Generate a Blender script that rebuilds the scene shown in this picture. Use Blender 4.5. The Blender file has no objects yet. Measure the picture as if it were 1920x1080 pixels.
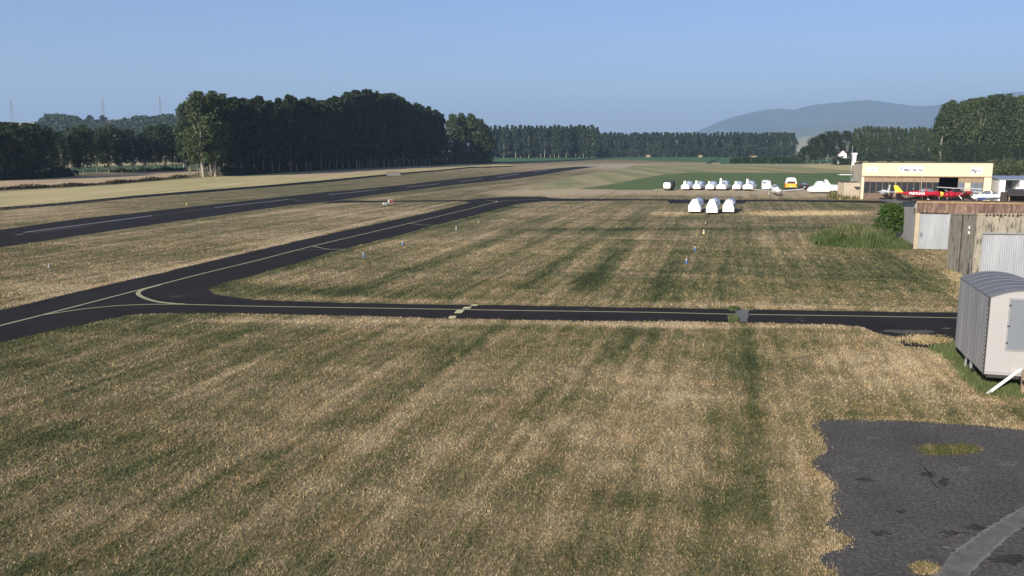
import bpy, bmesh, math, random
import numpy as np
from mathutils import Vector, Matrix
from mathutils.geometry import tessellate_polygon
R = math.radians
rng = np.random.default_rng(7); random.seed(7)
scene = bpy.context.scene
col = scene.collection

# ---------------------------------------------------------------- camera
F, HC, Y0 = 1600.0, 8.5, 280.0
PITCH = math.atan((540 - Y0) / F)
cam_d = bpy.data.cameras.new('camera'); cam = bpy.data.objects.new('camera', cam_d); col.objects.link(cam)
cam_d.sensor_width = 36; cam_d.lens = 36 * F / 1920; cam_d.clip_start = 0.1; cam_d.clip_end = 30000
cam.location = (0, 0, HC); cam.rotation_euler = (R(90) - PITCH, 0, 0)
scene.camera = cam
# ---------------------------------------------------------------- world, sun, exposure
SUN_EL, SHADOW_AZ = R(22), R(30)
world = bpy.data.worlds.new('World'); scene.world = world; world.use_nodes = True
wn = world.node_tree.nodes; wl = world.node_tree.links
sky = wn.new('ShaderNodeTexSky'); sky.sky_type = 'NISHITA'; sky.sun_disc = False
sky.sun_elevation = SUN_EL; sky.sun_rotation = math.pi + SHADOW_AZ
sky.altitude = 450; sky.air_density = 1.0; sky.dust_density = 1.2; sky.ozone_density = 2.5
tint = wn.new('ShaderNodeMix'); tint.data_type = 'RGBA'; tint.blend_type = 'MULTIPLY'; tint.inputs['Factor'].default_value = 1
wl.new(sky.outputs[0], tint.inputs['A']); tint.inputs['B'].default_value = (.95, 1.0, 1.30, 1)      # a hazy, violet-blue morning sky
wl.new(tint.outputs['Result'], wn['Background'].inputs[0]); wn['Background'].inputs[1].default_value = 0.076
sd = bpy.data.lights.new('sun', 'SUN'); sun = bpy.data.objects.new('sun', sd); col.objects.link(sun)
sd.energy = 5.0; sd.angle = R(0.53); sd.color = (1.0, 0.90, 0.76)
sv = Vector((math.sin(SHADOW_AZ) * math.cos(SUN_EL), math.cos(SHADOW_AZ) * math.cos(SUN_EL), -math.sin(SUN_EL)))
sun.rotation_euler = sv.to_track_quat('-Z', 'Y').to_euler()
scene.view_settings.view_transform = 'Standard'; scene.view_settings.look = 'None'
scene.view_settings.exposure = 0.44; scene.view_settings.gamma = 1.0
scene.cycles.volume_bounces = 1; scene.cycles.max_bounces = 6; scene.cycles.transparent_max_bounces = 8

# ---------------------------------------------------------------- helpers
CP, SP = math.cos(PITCH), math.sin(PITCH)
def G(px, py, z=0.0):
    """pixel of the 1920x1080 photograph -> world point at height z"""
    a, b = (px - 960) / F, -(py - 540) / F
    d = Vector((a, CP + b * SP, -SP + b * CP))
    t = (z - HC) / d.z
    return Vector((d.x * t, d.y * t, z))
def PX(x, y, z=0.0):
    """world -> pixel (numpy friendly)"""
    dz = z - HC
    dep = y * CP - dz * SP; up = y * SP + dz * CP
    return 960 + F * x / dep, 540 - F * up / dep
def at(px, dist, py=None, z=0):      # a point at a ground distance along a pixel column
    return Vector(((px - 960) / F * dist, dist, z))
def h_for(px, top_y, dist):          # height of something at that distance whose top shows at row top_y
    b = -(top_y - 540) / F
    return HC + dist * (-SP + b * CP) / (CP + b * SP)

def tag(o, label=None, cat=None, group=None, kind=None):
    if label: o['label'] = label
    if cat: o['category'] = cat
    if group: o['group'] = group
    if kind: o['kind'] = kind
    return o
def thing(name, label, cat, loc=(0, 0, 0), rotz=0, group=None):
    o = bpy.data.objects.new(name, None); o.empty_display_size = .2; col.objects.link(o)
    o.location = loc; o.rotation_euler = (0, 0, rotz)
    return tag(o, label, cat, group)
def mesh_obj(name, me, parent=None):
    o = bpy.data.objects.new(name, me); col.objects.link(o)
    if parent: o.parent = parent
    return o
def copy_tree(o, parent=None):
    c = o.copy(); col.objects.link(c)
    if parent: c.parent = parent
    for ch in list(kids.get(o.name, [])): copy_tree_child(ch, c)
    return c
kids = {}
def copy_tree_child(o, parent):
    c = o.copy(); col.objects.link(c); c.parent = parent
    kids.setdefault(parent.name, []).append(c)
    for ch in list(kids.get(o.name, [])): copy_tree_child(ch, c)

class MB:
    """collects shapes and links them as ONE mesh object"""
    def __init__(s): s.v = []; s.f = []; s.smooth = []
    def add(s, vs, fs, smooth=False):
        n = len(s.v); s.v += [tuple(v) for v in vs]; s.f += [tuple(i + n for i in f) for f in fs]; s.smooth += [smooth] * len(fs); return s
    def box(s, x0, x1, y0, y1, z0, z1):
        vs = [(x0,y0,z0),(x1,y0,z0),(x1,y1,z0),(x0,y1,z0),(x0,y0,z1),(x1,y0,z1),(x1,y1,z1),(x0,y1,z1)]
        return s.add(vs, [(0,3,2,1),(4,5,6,7),(0,1,5,4),(1,2,6,5),(2,3,7,6),(3,0,4,7)])
    def hexa(s, vs): # 8 corners, bottom 4 then top 4
        return s.add(vs, [(0,3,2,1),(4,5,6,7),(0,1,5,4),(1,2,6,5),(2,3,7,6),(3,0,4,7)])
    def tube(s, p0, p1, r0, r1=None, n=8, caps=True, smooth=True):
        r1 = r0 if r1 is None else r1
        p0, p1 = Vector(p0), Vector(p1); d = (p1 - p0).normalized()
        a = d.orthogonal().normalized(); b = d.cross(a)
        vs = []
        for p, r in ((p0, r0), (p1, r1)):
            for k in range(n):
                t = 2 * math.pi * k / n; vs.append(p + a * (r * math.cos(t)) + b * (r * math.sin(t)))
        fs = [(k, (k + 1) % n, n + (k + 1) % n, n + k) for k in range(n)]
        s.add(vs, fs, smooth)
        if caps: s.add(vs[:n], [tuple(range(n - 1, -1, -1))]); s.add(vs[n:], [tuple(range(n))])
        return s
    def bar(s, p0, p1, w, h):
        p0, p1 = Vector(p0), Vector(p1); d = (p1 - p0).normalized()
        a = d.cross(Vector((0, 0, 1)))
        a = Vector((1, 0, 0)) if a.length < 1e-4 else a.normalized(); b = a.cross(d)
        vs = [p + a * (sx * w / 2) + b * (sy * h / 2) for p in (p0, p1) for sx, sy in ((-1,-1),(1,-1),(1,1),(-1,1))]
        return s.add(vs, [(0,3,2,1),(4,5,6,7),(0,1,5,4),(1,2,6,5),(2,3,7,6),(3,0,4,7)])
    def loft(s, rings, caps=True, smooth=True):
        n = len(rings[0]); vs = [v for r in rings for v in r]
        fs = [(j*n+k, j*n+(k+1)%n, (j+1)*n+(k+1)%n, (j+1)*n+k) for j in range(len(rings)-1) for k in range(n)]
        s.add(vs, fs, smooth)
        if caps: s.add(rings[0], [tuple(range(n-1,-1,-1))]); s.add(rings[-1], [tuple(range(n))])
        return s
    def prism(s, poly, z0, z1):
        n = len(poly); vs = [(p[0], p[1], z0) for p in poly] + [(p[0], p[1], z1) for p in poly]
        return s.add(vs, [tuple(range(n-1,-1,-1)), tuple(range(n, 2*n))] + [(k,(k+1)%n,n+(k+1)%n,n+k) for k in range(n)])
    def build(s, name, m, parent=None, bevel=0, seg=2):
        me = bpy.data.meshes.new(name); me.from_pydata(s.v, [], s.f)
        me.polygons.foreach_set('use_smooth', s.smooth)
        bm = bmesh.new(); bm.from_mesh(me); bmesh.ops.remove_doubles(bm, verts=bm.verts, dist=1e-5)
        bmesh.ops.recalc_face_normals(bm, faces=bm.faces); bm.to_mesh(me); bm.free()
        me.materials.append(m)
        o = mesh_obj(name, me, parent)
        if parent: kids.setdefault(parent.name, []).append(o)
        if bevel:
            b = o.modifiers.new('bevel', 'BEVEL'); b.width = bevel; b.segments = seg; b.limit_method = 'ANGLE'; b.angle_limit = R(40)
            b.harden_normals = False
        return o

# ---------------------------------------------------------------- materials
def nodes_of(name):
    m = bpy.data.materials.new(name); m.use_nodes = True
    nt = m.node_tree; b = nt.nodes['Principled BSDF']
    return m, nt.nodes, nt.links, b
def add_noise(n, l, scale, detail=3, vec=None, rough=.55):
    t = n.new('ShaderNodeTexNoise'); t.inputs['Scale'].default_value = scale; t.inputs['Detail'].default_value = detail
    t.inputs['Roughness'].default_value = rough
    if vec: l.new(vec, t.inputs['Vector'])
    return t
def mixc(n, l, fac, c1, c2, mode='MIX'):
    x = n.new('ShaderNodeMix'); x.data_type = 'RGBA'; x.blend_type = mode
    for sock, v in ((x.inputs['Factor'], fac), (x.inputs['A'], c1), (x.inputs['B'], c2)):
        if isinstance(v, (int, float)): sock.default_value = v
        elif isinstance(v, tuple): sock.default_value = (*v[:3], 1)
        else: l.new(v, sock)
    return x.outputs['Result']
def math_n(n, l, op, a, b=0.0, c=None, clamp=False):
    x = n.new('ShaderNodeMath'); x.operation = op; x.use_clamp = clamp
    for i, v in enumerate([a, b] + ([c] if c is not None else [])):
        if isinstance(v, (int, float)): x.inputs[i].default_value = v
        else: l.new(v, x.inputs[i])
    return x.outputs[0]
def ramp(n, l, fac, stops):
    r = n.new('ShaderNodeValToRGB'); e = r.color_ramp.elements
    e[0].position, e[0].color = stops[0][0], (*stops[0][1], 1)
    e[1].position, e[1].color = stops[-1][0], (*stops[-1][1], 1)
    for p, c in stops[1:-1]:
        q = e.new(p); q.color = (*c, 1)
    l.new(fac, r.inputs[0]); return r.outputs['Color']
def coords(n, l, kind='Object', scale=(1, 1, 1), rotz=0):
    if kind == 'World':
        g = n.new('ShaderNodeNewGeometry'); src = g.outputs['Position']
    else:
        t = n.new('ShaderNodeTexCoord'); src = t.outputs[kind]
    m = n.new('ShaderNodeMapping'); m.inputs['Scale'].default_value = scale; m.inputs['Rotation'].default_value = (0, 0, rotz)
    l.new(src, m.inputs['Vector']); return m.outputs['Vector']
def bump(n, l, b, h, strength=.3, dist=.02):
    x = n.new('ShaderNodeBump'); x.inputs['Strength'].default_value = strength; x.inputs['Distance'].default_value = dist
    l.new(h, x.inputs['Height']); l.new(x.outputs[0], b.inputs['Normal'])
def paint(name, c, rough=.5, var=.12, scale=1.5, metal=0, dirt=None, dirt_amt=.35, bmp=0, streak=False):
    m, n, l, b = nodes_of(name)
    v = coords(n, l, 'Object', (1, 1, .18) if streak else (1, 1, 1))
    t = add_noise(n, l, scale, 5, v, .65)
    lo = tuple(x * (1 - var) for x in c); hi = tuple(min(1, x * (1 + var)) for x in c)
    cc = ramp(n, l, t.outputs[0], [(.3, lo), (.7, hi)])
    if dirt:
        t2 = add_noise(n, l, scale * 2.3, 6, v, .7)
        f = math_n(n, l, 'MULTIPLY', math_n(n, l, 'SUBTRACT', t2.outputs[0], .5, clamp=True), dirt_amt * 6, clamp=True)
        cc = mixc(n, l, f, cc, dirt)
    l.new(cc, b.inputs['Base Color']); b.inputs['Roughness'].default_value = rough; b.inputs['Metallic'].default_value = metal
    if bmp:
        t3 = add_noise(n, l, 30, 3, v); bump(n, l, b, t3.outputs[0], bmp, .01)
    return m
def glassy(name, c=(.02, .025, .03), rough=.12):
    m, n, l, b = nodes_of(name); t = add_noise(n, l, 2, 2)
    l.new(ramp(n, l, t.outputs[0], [(.3, c), (.7, tuple(x * 1.6 for x in c))]), b.inputs['Base Color'])
    b.inputs['Roughness'].default_value = rough; b.inputs['Specular IOR Level'].default_value = .6
    return m
FRAME = R(14.4)      # direction the runway, trailers and buildings share

def grass_mat(name, blades=False):
    m, n, l, b = nodes_of(name)
    at_ = n.new('ShaderNodeAttribute'); at_.attribute_name = 'dry'
    vs = coords(n, l, 'World', (1, 1, 1), FRAME)                        # x across, y along the airfield
    def strip(sx, sy, sc, det=2):
        mp = n.new('ShaderNodeMapping'); mp.inputs['Scale'].default_value = (sx, sy, 1); l.new(vs, mp.inputs['Vector'])
        return add_noise(n, l, sc, det, mp.outputs[0], .6).outputs[0]
    n1 = strip(1, .03, .62, 4); n2 = strip(.05, 1, .42, 3); n3 = strip(1, 1, .16, 4); n4 = strip(1, .45, 1.6, 4); n5 = strip(1, 1, 9, 5); n6 = strip(1, 1, 24, 3)
    f = math_n(n, l, 'MULTIPLY_ADD', n1, 1.05, -.525)
    f = math_n(n, l, 'ADD', f, math_n(n, l, 'MULTIPLY_ADD', n2, .60, -.30))
    f = math_n(n, l, 'ADD', f, math_n(n, l, 'MULTIPLY_ADD', n3, .8, -.40))
    f = math_n(n, l, 'ADD', f, math_n(n, l, 'MULTIPLY_ADD', n4, .9, -.45))
    f = math_n(n, l, 'ADD', f, math_n(n, l, 'MULTIPLY_ADD', strip(1, .05, 2.3, 3), .8, -.40)); f = math_n(n, l, 'ADD', f, math_n(n, l, 'MULTIPLY_ADD', n5, 1.25, -.625)); f = math_n(n, l, 'ADD', f, math_n(n, l, 'MULTIPLY_ADD', n6, 1.2, -.6))
    f = math_n(n, l, 'ADD', f, math_n(n, l, 'MULTIPLY_ADD', at_.outputs['Fac'], .45, .47))
    if blades:
        rn = n.new('ShaderNodeAttribute'); rn.attribute_name = 'rnd'
        f = math_n(n, l, 'ADD', f, math_n(n, l, 'MULTIPLY_ADD', rn.outputs['Fac'], .7, -.32))
    cc = ramp(n, l, f, [(.0, (.042, .052, .018)), (.18, (.088, .102, .034)), (.38, (.145, .138, .060)), (.58, (.228, .176, .090)), (.80, (.35, .270, .148)), (1.0, (.46, .372, .222))])
    # reddish straw tint in patches
    t = strip(1, 1, .5, 5)
    cc = mixc(n, l, math_n(n, l, 'MULTIPLY', math_n(n, l, 'SUBTRACT', t, .5, clamp=True), 2.2, clamp=True), cc, mixc(n, l, 1.0, cc, (1.03, .86, .76), 'MULTIPLY'))
    l.new(cc, b.inputs['Base Color']); b.inputs['Roughness'].default_value = .85; b.inputs['Specular IOR Level'].default_value = .15
    if not blades:
        bt = add_noise(n, l, 7, 6, vs, .75); bt2 = add_noise(n, l, 1.1, 3, vs, .6)
        h = math_n(n, l, 'ADD', bt.outputs[0], math_n(n, l, 'MULTIPLY', bt2.outputs[0], 1.5))
        bump(n, l, b, h, .7, .06)
    return m
def field_mat(name, c1, c2, rows=0.5, along=FRAME, bmp=.5, fine=3.0):
    m, n, l, b = nodes_of(name)
    v = coords(n, l, 'World', (1, .04, 1), along)
    v2 = coords(n, l, 'World', (1, 1, 1), along)
    a = add_noise(n, l, rows, 3, v); c = add_noise(n, l, .05, 4, v2); d = add_noise(n, l, fine, 4, v2, .7)
    f = math_n(n, l, 'ADD', math_n(n, l, 'MULTIPLY', a.outputs[0], .5), math_n(n, l, 'ADD', math_n(n, l, 'MULTIPLY', c.outputs[0], .3), math_n(n, l, 'MULTIPLY', d.outputs[0], .2)))
    l.new(ramp(n, l, f, [(.36, c1), (.64, c2)]), b.inputs['Base Color']); b.inputs['Roughness'].default_value = .9
    b.inputs['Specular IOR Level'].default_value = .1
    bump(n, l, b, d.outputs[0], bmp, .15); return m
def asphalt_mat(name, c=(.030, .029, .031), patchy=.25, pale=(.11, .105, .10)):
    m, n, l, b = nodes_of(name)
    v = coords(n, l, 'World'); v2 = coords(n, l, 'World', (1, .06, 1), FRAME)
    a = add_noise(n, l, .35, 6, v, .65); g = add_noise(n, l, 45, 3, v, .8); s = add_noise(n, l, .9, 3, v2); p = add_noise(n, l, 2.2, 7, v, .75)
    cc = ramp(n, l, a.outputs[0], [(.3, tuple(x * .8 for x in c)), (.7, tuple(x * 1.35 for x in c))])
    cc = mixc(n, l, math_n(n, l, 'MULTIPLY', s.outputs[0], .3), cc, tuple(x * 1.7 for x in c))
    cc = mixc(n, l, math_n(n, l, 'MULTIPLY', math_n(n, l, 'SUBTRACT', p.outputs[0], .56, clamp=True), patchy * 14, clamp=True), cc, tuple(x*.55+y*.25 for x,y in zip(c,pale)))
    vo = n.new('ShaderNodeTexVoronoi'); vo.inputs['Scale'].default_value = 26; l.new(v, vo.inputs['Vector'])
    sp = math_n(n, l, 'MULTIPLY', math_n(n, l, 'LESS_THAN', vo.outputs['Distance'], .2), math_n(n, l, 'GREATER_THAN', g.outputs[0], .56))
    cc = mixc(n, l, math_n(n, l, 'MULTIPLY', sp, min(1, patchy * 2)), cc, pale)
    g2_ = add_noise(n, l, 11, 5, v, .8)
    cc = mixc(n, l, 1.0, cc, ramp(n, l, g2_.outputs[0], [(.32, (.45, .45, .45)), (.5, (1, 1, 1)), (.70, (2.1, 2.0, 1.9))]), 'MULTIPLY')
    l.new(cc, b.inputs['Base Color']); b.inputs['Roughness'].default_value = .95; b.inputs['Specular IOR Level'].default_value = .08
    bump(n, l, b, g.outputs[0], .8, .02); return m
def leaf_mat(name, c1, c2, trans=.25):
    m, n, l, b = nodes_of(name)
    v = coords(n, l, 'World'); t = add_noise(n, l, .35, 4, v, .7)
    oi = n.new('ShaderNodeObjectInfo')
    f = math_n(n, l, 'ADD', math_n(n, l, 'MULTIPLY', t.outputs[0], .8), math_n(n, l, 'MULTIPLY_ADD', oi.outputs['Random'], .4, -.2))
    cc = ramp(n, l, f, [(.2, c1), (.75, c2)])
    l.new(cc, b.inputs['Base Color']); b.inputs['Roughness'].default_value = .6; b.inputs['Specular IOR Level'].default_value = .3
    tr = n.new('ShaderNodeBsdfTranslucent'); l.new(cc, tr.inputs[0])
    mx = n.new('ShaderNodeMixShader'); mx.inputs[0].default_value = trans
    l.new(b.outputs[0], mx.inputs[1]); l.new(tr.outputs[0], mx.inputs[2]); l.new(mx.outputs[0], n['Material Output'].inputs['Surface'])
    return m

M = {}
M['grass'] = grass_mat('mown dry grass'); M['blades'] = grass_mat('grass blades', True)
M['asphalt'] = asphalt_mat('dark new asphalt', (.022, .0205, .020), .2)
M['old_asphalt'] = asphalt_mat('worn old asphalt', (.086, .080, .072), .6, (.15, .14, .125))
M['pale_patch'] = asphalt_mat('pale worn patch', (.105, .100, .092), .5, (.2, .19, .17)); M['dark_patch'] = asphalt_mat('dark tar patch', (.045, .042, .040), .3); M['crack'] = asphalt_mat('black crack', (.012, .011, .010), .1)
M['concrete_slab'] = paint('pale slab concrete', (.14, .14, .13), .85, .2, 3, bmp=.3)
M['trench'] = paint('trench concrete', (.135, .128, .115), .9, .3, 3.2, dirt=(.07,.065,.06), bmp=.5)
M['trench_edge'] = paint('pale crumbled concrete', (.19, .18, .16), .9, .3, 8, bmp=.5)
M['yellow'] = paint('yellow marking paint', (.40, .37, .20), .7, .2, 6, dirt=(.10, .09, .06))
M['yellow_block'] = paint('pale yellow block paint', (.62, .58, .28), .7, .15, 6, dirt=(.2, .19, .1), dirt_amt=.2)
M['faint'] = paint('worn marking paint', (.17, .15, .10), .8, .3, 5, dirt=(.04, .04, .04))
M['white_mark'] = paint('white runway paint', (.38, .37, .37), .7, .2, 6, dirt=(.09, .09, .09))
M['stubble'] = field_mat('cut straw field', (.36, .325, .14), (.60, .49, .255), .4)
M['stubble_pink'] = field_mat('reddish straw field', (.42, .31, .18), (.60, .46, .28), .4)
M['crop'] = field_mat('green crop', (.095, .138, .048), (.135, .185, .068), .6)
M['meadow'] = field_mat('muted green meadow', (.055, .095, .035), (.09, .13, .05), .3)  # toned-down green, the meadow's own colour
M['crop_far'] = field_mat('green far crop', (.060, .125, .052), (.09, .165, .065), .3)
M['crop_dark'] = field_mat('dark low crop', (.015, .030, .018), (.022, .042, .022), .3)
M['ditch'] = field_mat('near black ditch strip', (.006, .008, .007), (.014, .016, .013), .5)  # flat strip, near black along its whole length
M['gravel'] = paint('pale gravel', (.38, .33, .25), .95, .25, 2, bmp=.4)
M['straw_edge'] = paint('dead straw verge', (.42, .34, .20), .95, .3, 5, bmp=.6)

# ---------------------------------------------------------------- dryness of the turf (map of where it is green or straw; far brightness painted in)
blobs = [ # px, py, rx, ry, amount (+ straw, - green)
 (1400,640,45,60,-.9),(1402,800,14,150,-.8),(1395,900,20,45,-.8),(1180,640,120,22,-.9),(960,640,120,28,-.6),(640,1060,130,45,-1.4),(1050,1060,110,45,-1.3),(330,1080,200,50,-.4),
 (60,690,170,40,-.9),(250,650,200,35,-.7),(430,640,150,40,-.3),(620,680,130,30,-.5),(1150,540,60,25,-.8),(1250,530,50,25,-1.0),(1400,500,90,35,-.7),(1560,520,130,35,-.9),(1700,520,90,30,-1.0),
 (1640,480,130,20,-.5),(1790,600,50,20,-.2),(560,545,170,18,-1.0),(700,560,150,10,-.6),(560,510,40,10,-.5),(860,470,130,45,.35),(1120,470,120,30,.4),(1050,400,140,18,.5),
 (1700,690,110,55,1.2),(1800,760,120,25,.5),(1560,660,60,40,.4),(1620,780,90,30,-.9),(1830,770,100,12,-1.0),(1300,760,110,80,.45),(1500,860,80,130,.6),(1480,1000,70,70,.5),(1100,820,220,120,.4),(820,900,220,120,.25),
 (380,720,250,45,.45),(500,820,200,50,.35),(230,880,200,70,-.15),(120,560,60,30,.5),(300,560,300,18,-.5),(180,500,300,40,-.2),(330,510,260,22,.7),(60,545,120,18,.9),(600,450,150,18,.8),(700,400,200,12,.6),
 (250,440,400,20,.3),(620,400,140,20,.2),(1560,400,160,6,1.2),(1230,400,60,6,1.0),(1300,410,300,10,-.3),(1400,430,330,6,-.7),(1250,445,330,5,.4),(1500,470,60,14,.5),(1650,440,120,10,.1),
 (1800,490,60,18,.9),(1850,540,60,20,.8),(1300,360,300,7,1.0),(1500,366,120,5,.9),(1050,360,90,12,.9),(1100,340,150,10,.3),(950,350,150,10,-.3),(700,355,250,12,-.6),(300,390,300,14,-.3),(60,390,150,20,.7),
 (1250,312,250,6,1.3),(1500,312,150,6,.9),(900,318,200,5,.3),(1700,380,80,5,-.4),(1480,385,120,5,-.3),
 (1720,640,50,20,.4),(1200,700,110,40,.35),(900,720,150,40,.35),(1520,740,60,50,.5),(1290,610,200,8,.6),(600,600,300,8,.5),(1250,590,300,10,.3)]
streaks = [ # px polyline, half width m, amount : greener wheel tracks that run along the airfield
 ([(1205,392),(1090,545)],.8,-1.0),([(1148,430),(975,540)],.9,-1.1),([(1188,451),(1085,548)],.7,-.9),([(960,438),(640,552)],.8,-1.0),([(1055,430),(800,560)],.7,-.9),([(1100,385),(960,425)],.7,-.8),([(1000,385),(860,430)],.6,-.5),
 ([(1290,440),(1230,560)],.8,-.7),([(1380,440),(1350,560)],.6,-.5),([(960,432),(1700,425)],1.3,-.8),([(1400,600),(1405,960)],.45,-.6),([(1210,620),(960,780)],.25,-.5),([(1240,620),(1010,790)],.25,-.5),
 ([(700,660),(0,1010)],.35,-.35),([(880,650),(100,1080)],.4,-.45),([(1020,650),(420,1080)],.35,-.35),([(420,640),(0,800)],.4,-.5),([(560,640),(0,900)],.3,.45),([(780,660),(200,980)],.35,.4),([(1200,640),(850,1000)],.35,.3),
 ([(0,590),(480,478),(880,383)],.8,-1.4),([(0,655),(250,597),(400,591)],.9,-1.0),([(400,536),(660,466),(870,412),(960,388)],1.1,-1.4),([(0,578),(480,467),(870,374)],.35,.9),
 ([(0,470),(480,398),(700,368),(960,340)],.8,-.6),([(100,455),(480,404),(720,372),(980,342)],.9,.6),([(400,602),(960,606),(1600,615)],.5,.8),([(480,558),(960,567),(1790,580)],.6,.7),([(300,600),(960,612),(1600,622)],.6,-.4),
 ([(960,365),(1100,340),(1240,312)],3.0,.7),([(1000,352),(1290,314)],2.0,.5),([(980,362),(1240,322)],1.5,-.5)]
SG = [([Vector(G(*p)).to_2d() for p in pl], w, a) for pl, w, a in streaks]
def dry_of(x, y):
    d = np.zeros_like(x); ok = y > 8
    xx = np.where(ok, x, 0); yy = np.where(ok, y, 9)
    px, py = PX(xx, yy, 0)
    for cx, cy, rx, ry, a in blobs:
        d += (.40 if a < 0 else .8 if cy > 390 else 1.25) * a * np.exp(-((px - cx) / rx) ** 2 - ((py - cy) / ry) ** 2)  # far straw boosted to paint in sunlight thrown back by distant grass
    for pts, w, a in SG:
        best = np.full_like(x, 1e9)
        for p, q in zip(pts[:-1], pts[1:]):
            vx, vy = q.x - p.x, q.y - p.y; L2 = vx * vx + vy * vy
            t = np.clip(((x - p.x) * vx + (y - p.y) * vy) / L2, 0, 1)
            best = np.minimum(best, (x - p.x - t * vx) ** 2 + (y - p.y - t * vy) ** 2)
        ww = w * (1 + np.hypot(x, y) / 90 * .35)
        d += (.62 if a < 0 else 1) * a * np.exp(-best / (ww * ww))
    return np.where(ok, np.clip(d, -1.6, 1.6), 0)

# ---------------------------------------------------------------- ground sheet
def axis(inner, step, outer, ratio):
    a = list(np.arange(0, inner, step)); s = step
    while a[-1] < outer: s *= ratio; a.append(a[-1] + s)
    return np.array(a)
xp = axis(62, .7, 12000, 1.09); xs = np.concatenate([-xp[:0:-1], xp])
yp = axis(120, .7, 14000, 1.06); ys = np.concatenate([[-400, -100, -20], yp])
X, Y = np.meshgrid(xs, ys)
def terrain(x, y):
    return np.zeros_like(x)
def grid_obj(name, X, Y, Z, m, attrs=None):
    ny, nx = X.shape
    me = bpy.data.meshes.new(name); me.vertices.add(nx * ny)
    co = np.stack([X, Y, Z], -1).reshape(-1); me.vertices.foreach_set('co', co.astype(np.float32))
    i = np.arange(nx * ny).reshape(ny, nx); q = np.stack([i[:-1,:-1], i[:-1,1:], i[1:,1:], i[1:,:-1]], -1).reshape(-1, 4)
    me.loops.add(q.size); me.loops.foreach_set('vertex_index', q.reshape(-1).astype(np.int32))
    me.polygons.add(len(q)); me.polygons.foreach_set('loop_start', (np.arange(len(q)) * 4).astype(np.int32))
    me.polygons.foreach_set('loop_total', np.full(len(q), 4, np.int32)); me.polygons.foreach_set('use_smooth', np.ones(len(q), bool))
    me.update(); me.materials.append(m)
    for k, a in (attrs or {}).items():
        at_ = me.attributes.new(k, 'FLOAT', 'POINT'); at_.data.foreach_set('value', a.reshape(-1).astype(np.float32))
    return mesh_obj(name, me)
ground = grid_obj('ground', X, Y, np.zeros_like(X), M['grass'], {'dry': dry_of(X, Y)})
tag(ground, kind='structure')

# ---------------------------------------------------------------- flat sheets drawn from their outlines
def subdiv(poly, step, jit, seed=0, closed=True):
    r = random.Random(seed); out = []; n = len(poly)
    for i in range(n if closed else n - 1):
        a, b = poly[i], poly[(i + 1) % n]; L = (b - a).length; k = max(1, min(400, int(L / step)))
        nrm = Vector((-(b - a).y, (b - a).x)); nrm = nrm / (nrm.length or 1)
        for j in range(k):
            p = a.lerp(b, j / k)
            if jit: p = p + nrm * r.gauss(0, jit)
            out.append(p)
    if not closed: out.append(poly[-1])
    return out
def sheet(name, pxs, z, m, step=1.0, jit=0.0, kind='structure', seed=1, world=None):
    w = world or [G(*p).to_2d() for p in pxs]
    w = subdiv(w, step, jit, seed)
    tris = tessellate_polygon([[Vector((p.x, p.y, 0)) for p in w]])
    me = bpy.data.meshes.new(name); me.from_pydata([(p.x, p.y, z) for p in w], [], [tuple(t) for t in tris])
    bm = bmesh.new(); bm.from_mesh(me); bmesh.ops.recalc_face_normals(bm, faces=bm.faces)
    for f in bm.faces:
        if f.normal.z < 0: f.normal_flip()
    bm.to_mesh(me); bm.free(); me.materials.append(m)
    o = mesh_obj(name, me); tag(o, kind=kind); return o, w
ASPH = []
runway_px = [(-400,487),(7,430),(150,410),(250,400),(375,386),(480,374.3),(605,361),(730,349.5),(855,335.5),(960,324.7),(1010,319),(1060,314.2),(1135,309.3),(1150,309.6),
             (1110,313.5),(1060,320.5),(1010,329),(960,336),(855,346.5),(705,365),(636,375.3),(600,380),(542,385.3),(480,394),(417,403),(278,422.5),(139,443.5),(0,464),(-400,525)]
o, w = sheet('runway', runway_px, .012, M['asphalt'], 2.5, .05); ASPH.append(w)
taxi_px = [(-300,657),(0,582),(125,551.7),(278,517),(480,470),(610,440),(739,412.6),(817,396),(882,379.5),(868,377.6),(705,379.3),(600,381.5),(620,377.5),(640,375.8),(705,376.6),(869,375.2),(915,371.5),(960,368.7),(1022,368.9),(1028,371.2),(1060,372.5),(1210,373.4),(1255,373.8),(1400,374.6),(1590,375.6),
           (1677,377),(1760,379),(1990,384),(1990,392),(1760,386),(1677,382),(1590,379.6),(1440,377.6),(1400,378),(1395,381.5),(1256,381.5),(1252,376.3),(1210,375.6),(1022,377.5),(985,380.5),(960,385),(869,409.5),(817,422),(739,443.7),(661,463),(610,477),(527,501),(480,514.5),(397,537.7),(392,541),(394,546),(403,551.6),(440,558.5),(480,562.5),
           (636,568),(765,570),(960,573),(1219,577),(1375,580),(1619,583.8),(1793,586.7),(2150,594),(2150,668),(1920,662),(1788,646),(1749,653),(1697,649),(1684,641),(1692,634),(1650,627),(1632,620),(1619,613),(1567,608.3),(1375,604.5),(1219,602.5),(960,600),(838,597.5),(636,592.2),(480,588.5),(389,587),(300,588),(244,590.5),(139,611),(0,642),(-300,720)]
o, w = sheet('taxiway', taxi_px, .008, M['asphalt'], 1.5, .05, seed=2); ASPH.append(w)
apron_px = [(1520,787),(1700,788.5),(1775,793),(1850,798.5),(1920,805.5),(2100,820),(2300,1300),(1640,1250),(1600,1120),(1569,1083),(1548,1069),(1530,1041),(1576,1031),(1590,1013),(1576,999),(1541,981),(1565,967),(1558,934),(1564,911),(1541,890),(1518,868),(1548,851),(1549,835),(1532,813)]
o, w = sheet('asphalt_apron', apron_px, .008, M['old_asphalt'], .25, .05, seed=3); ASPH.append(w)
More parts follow.
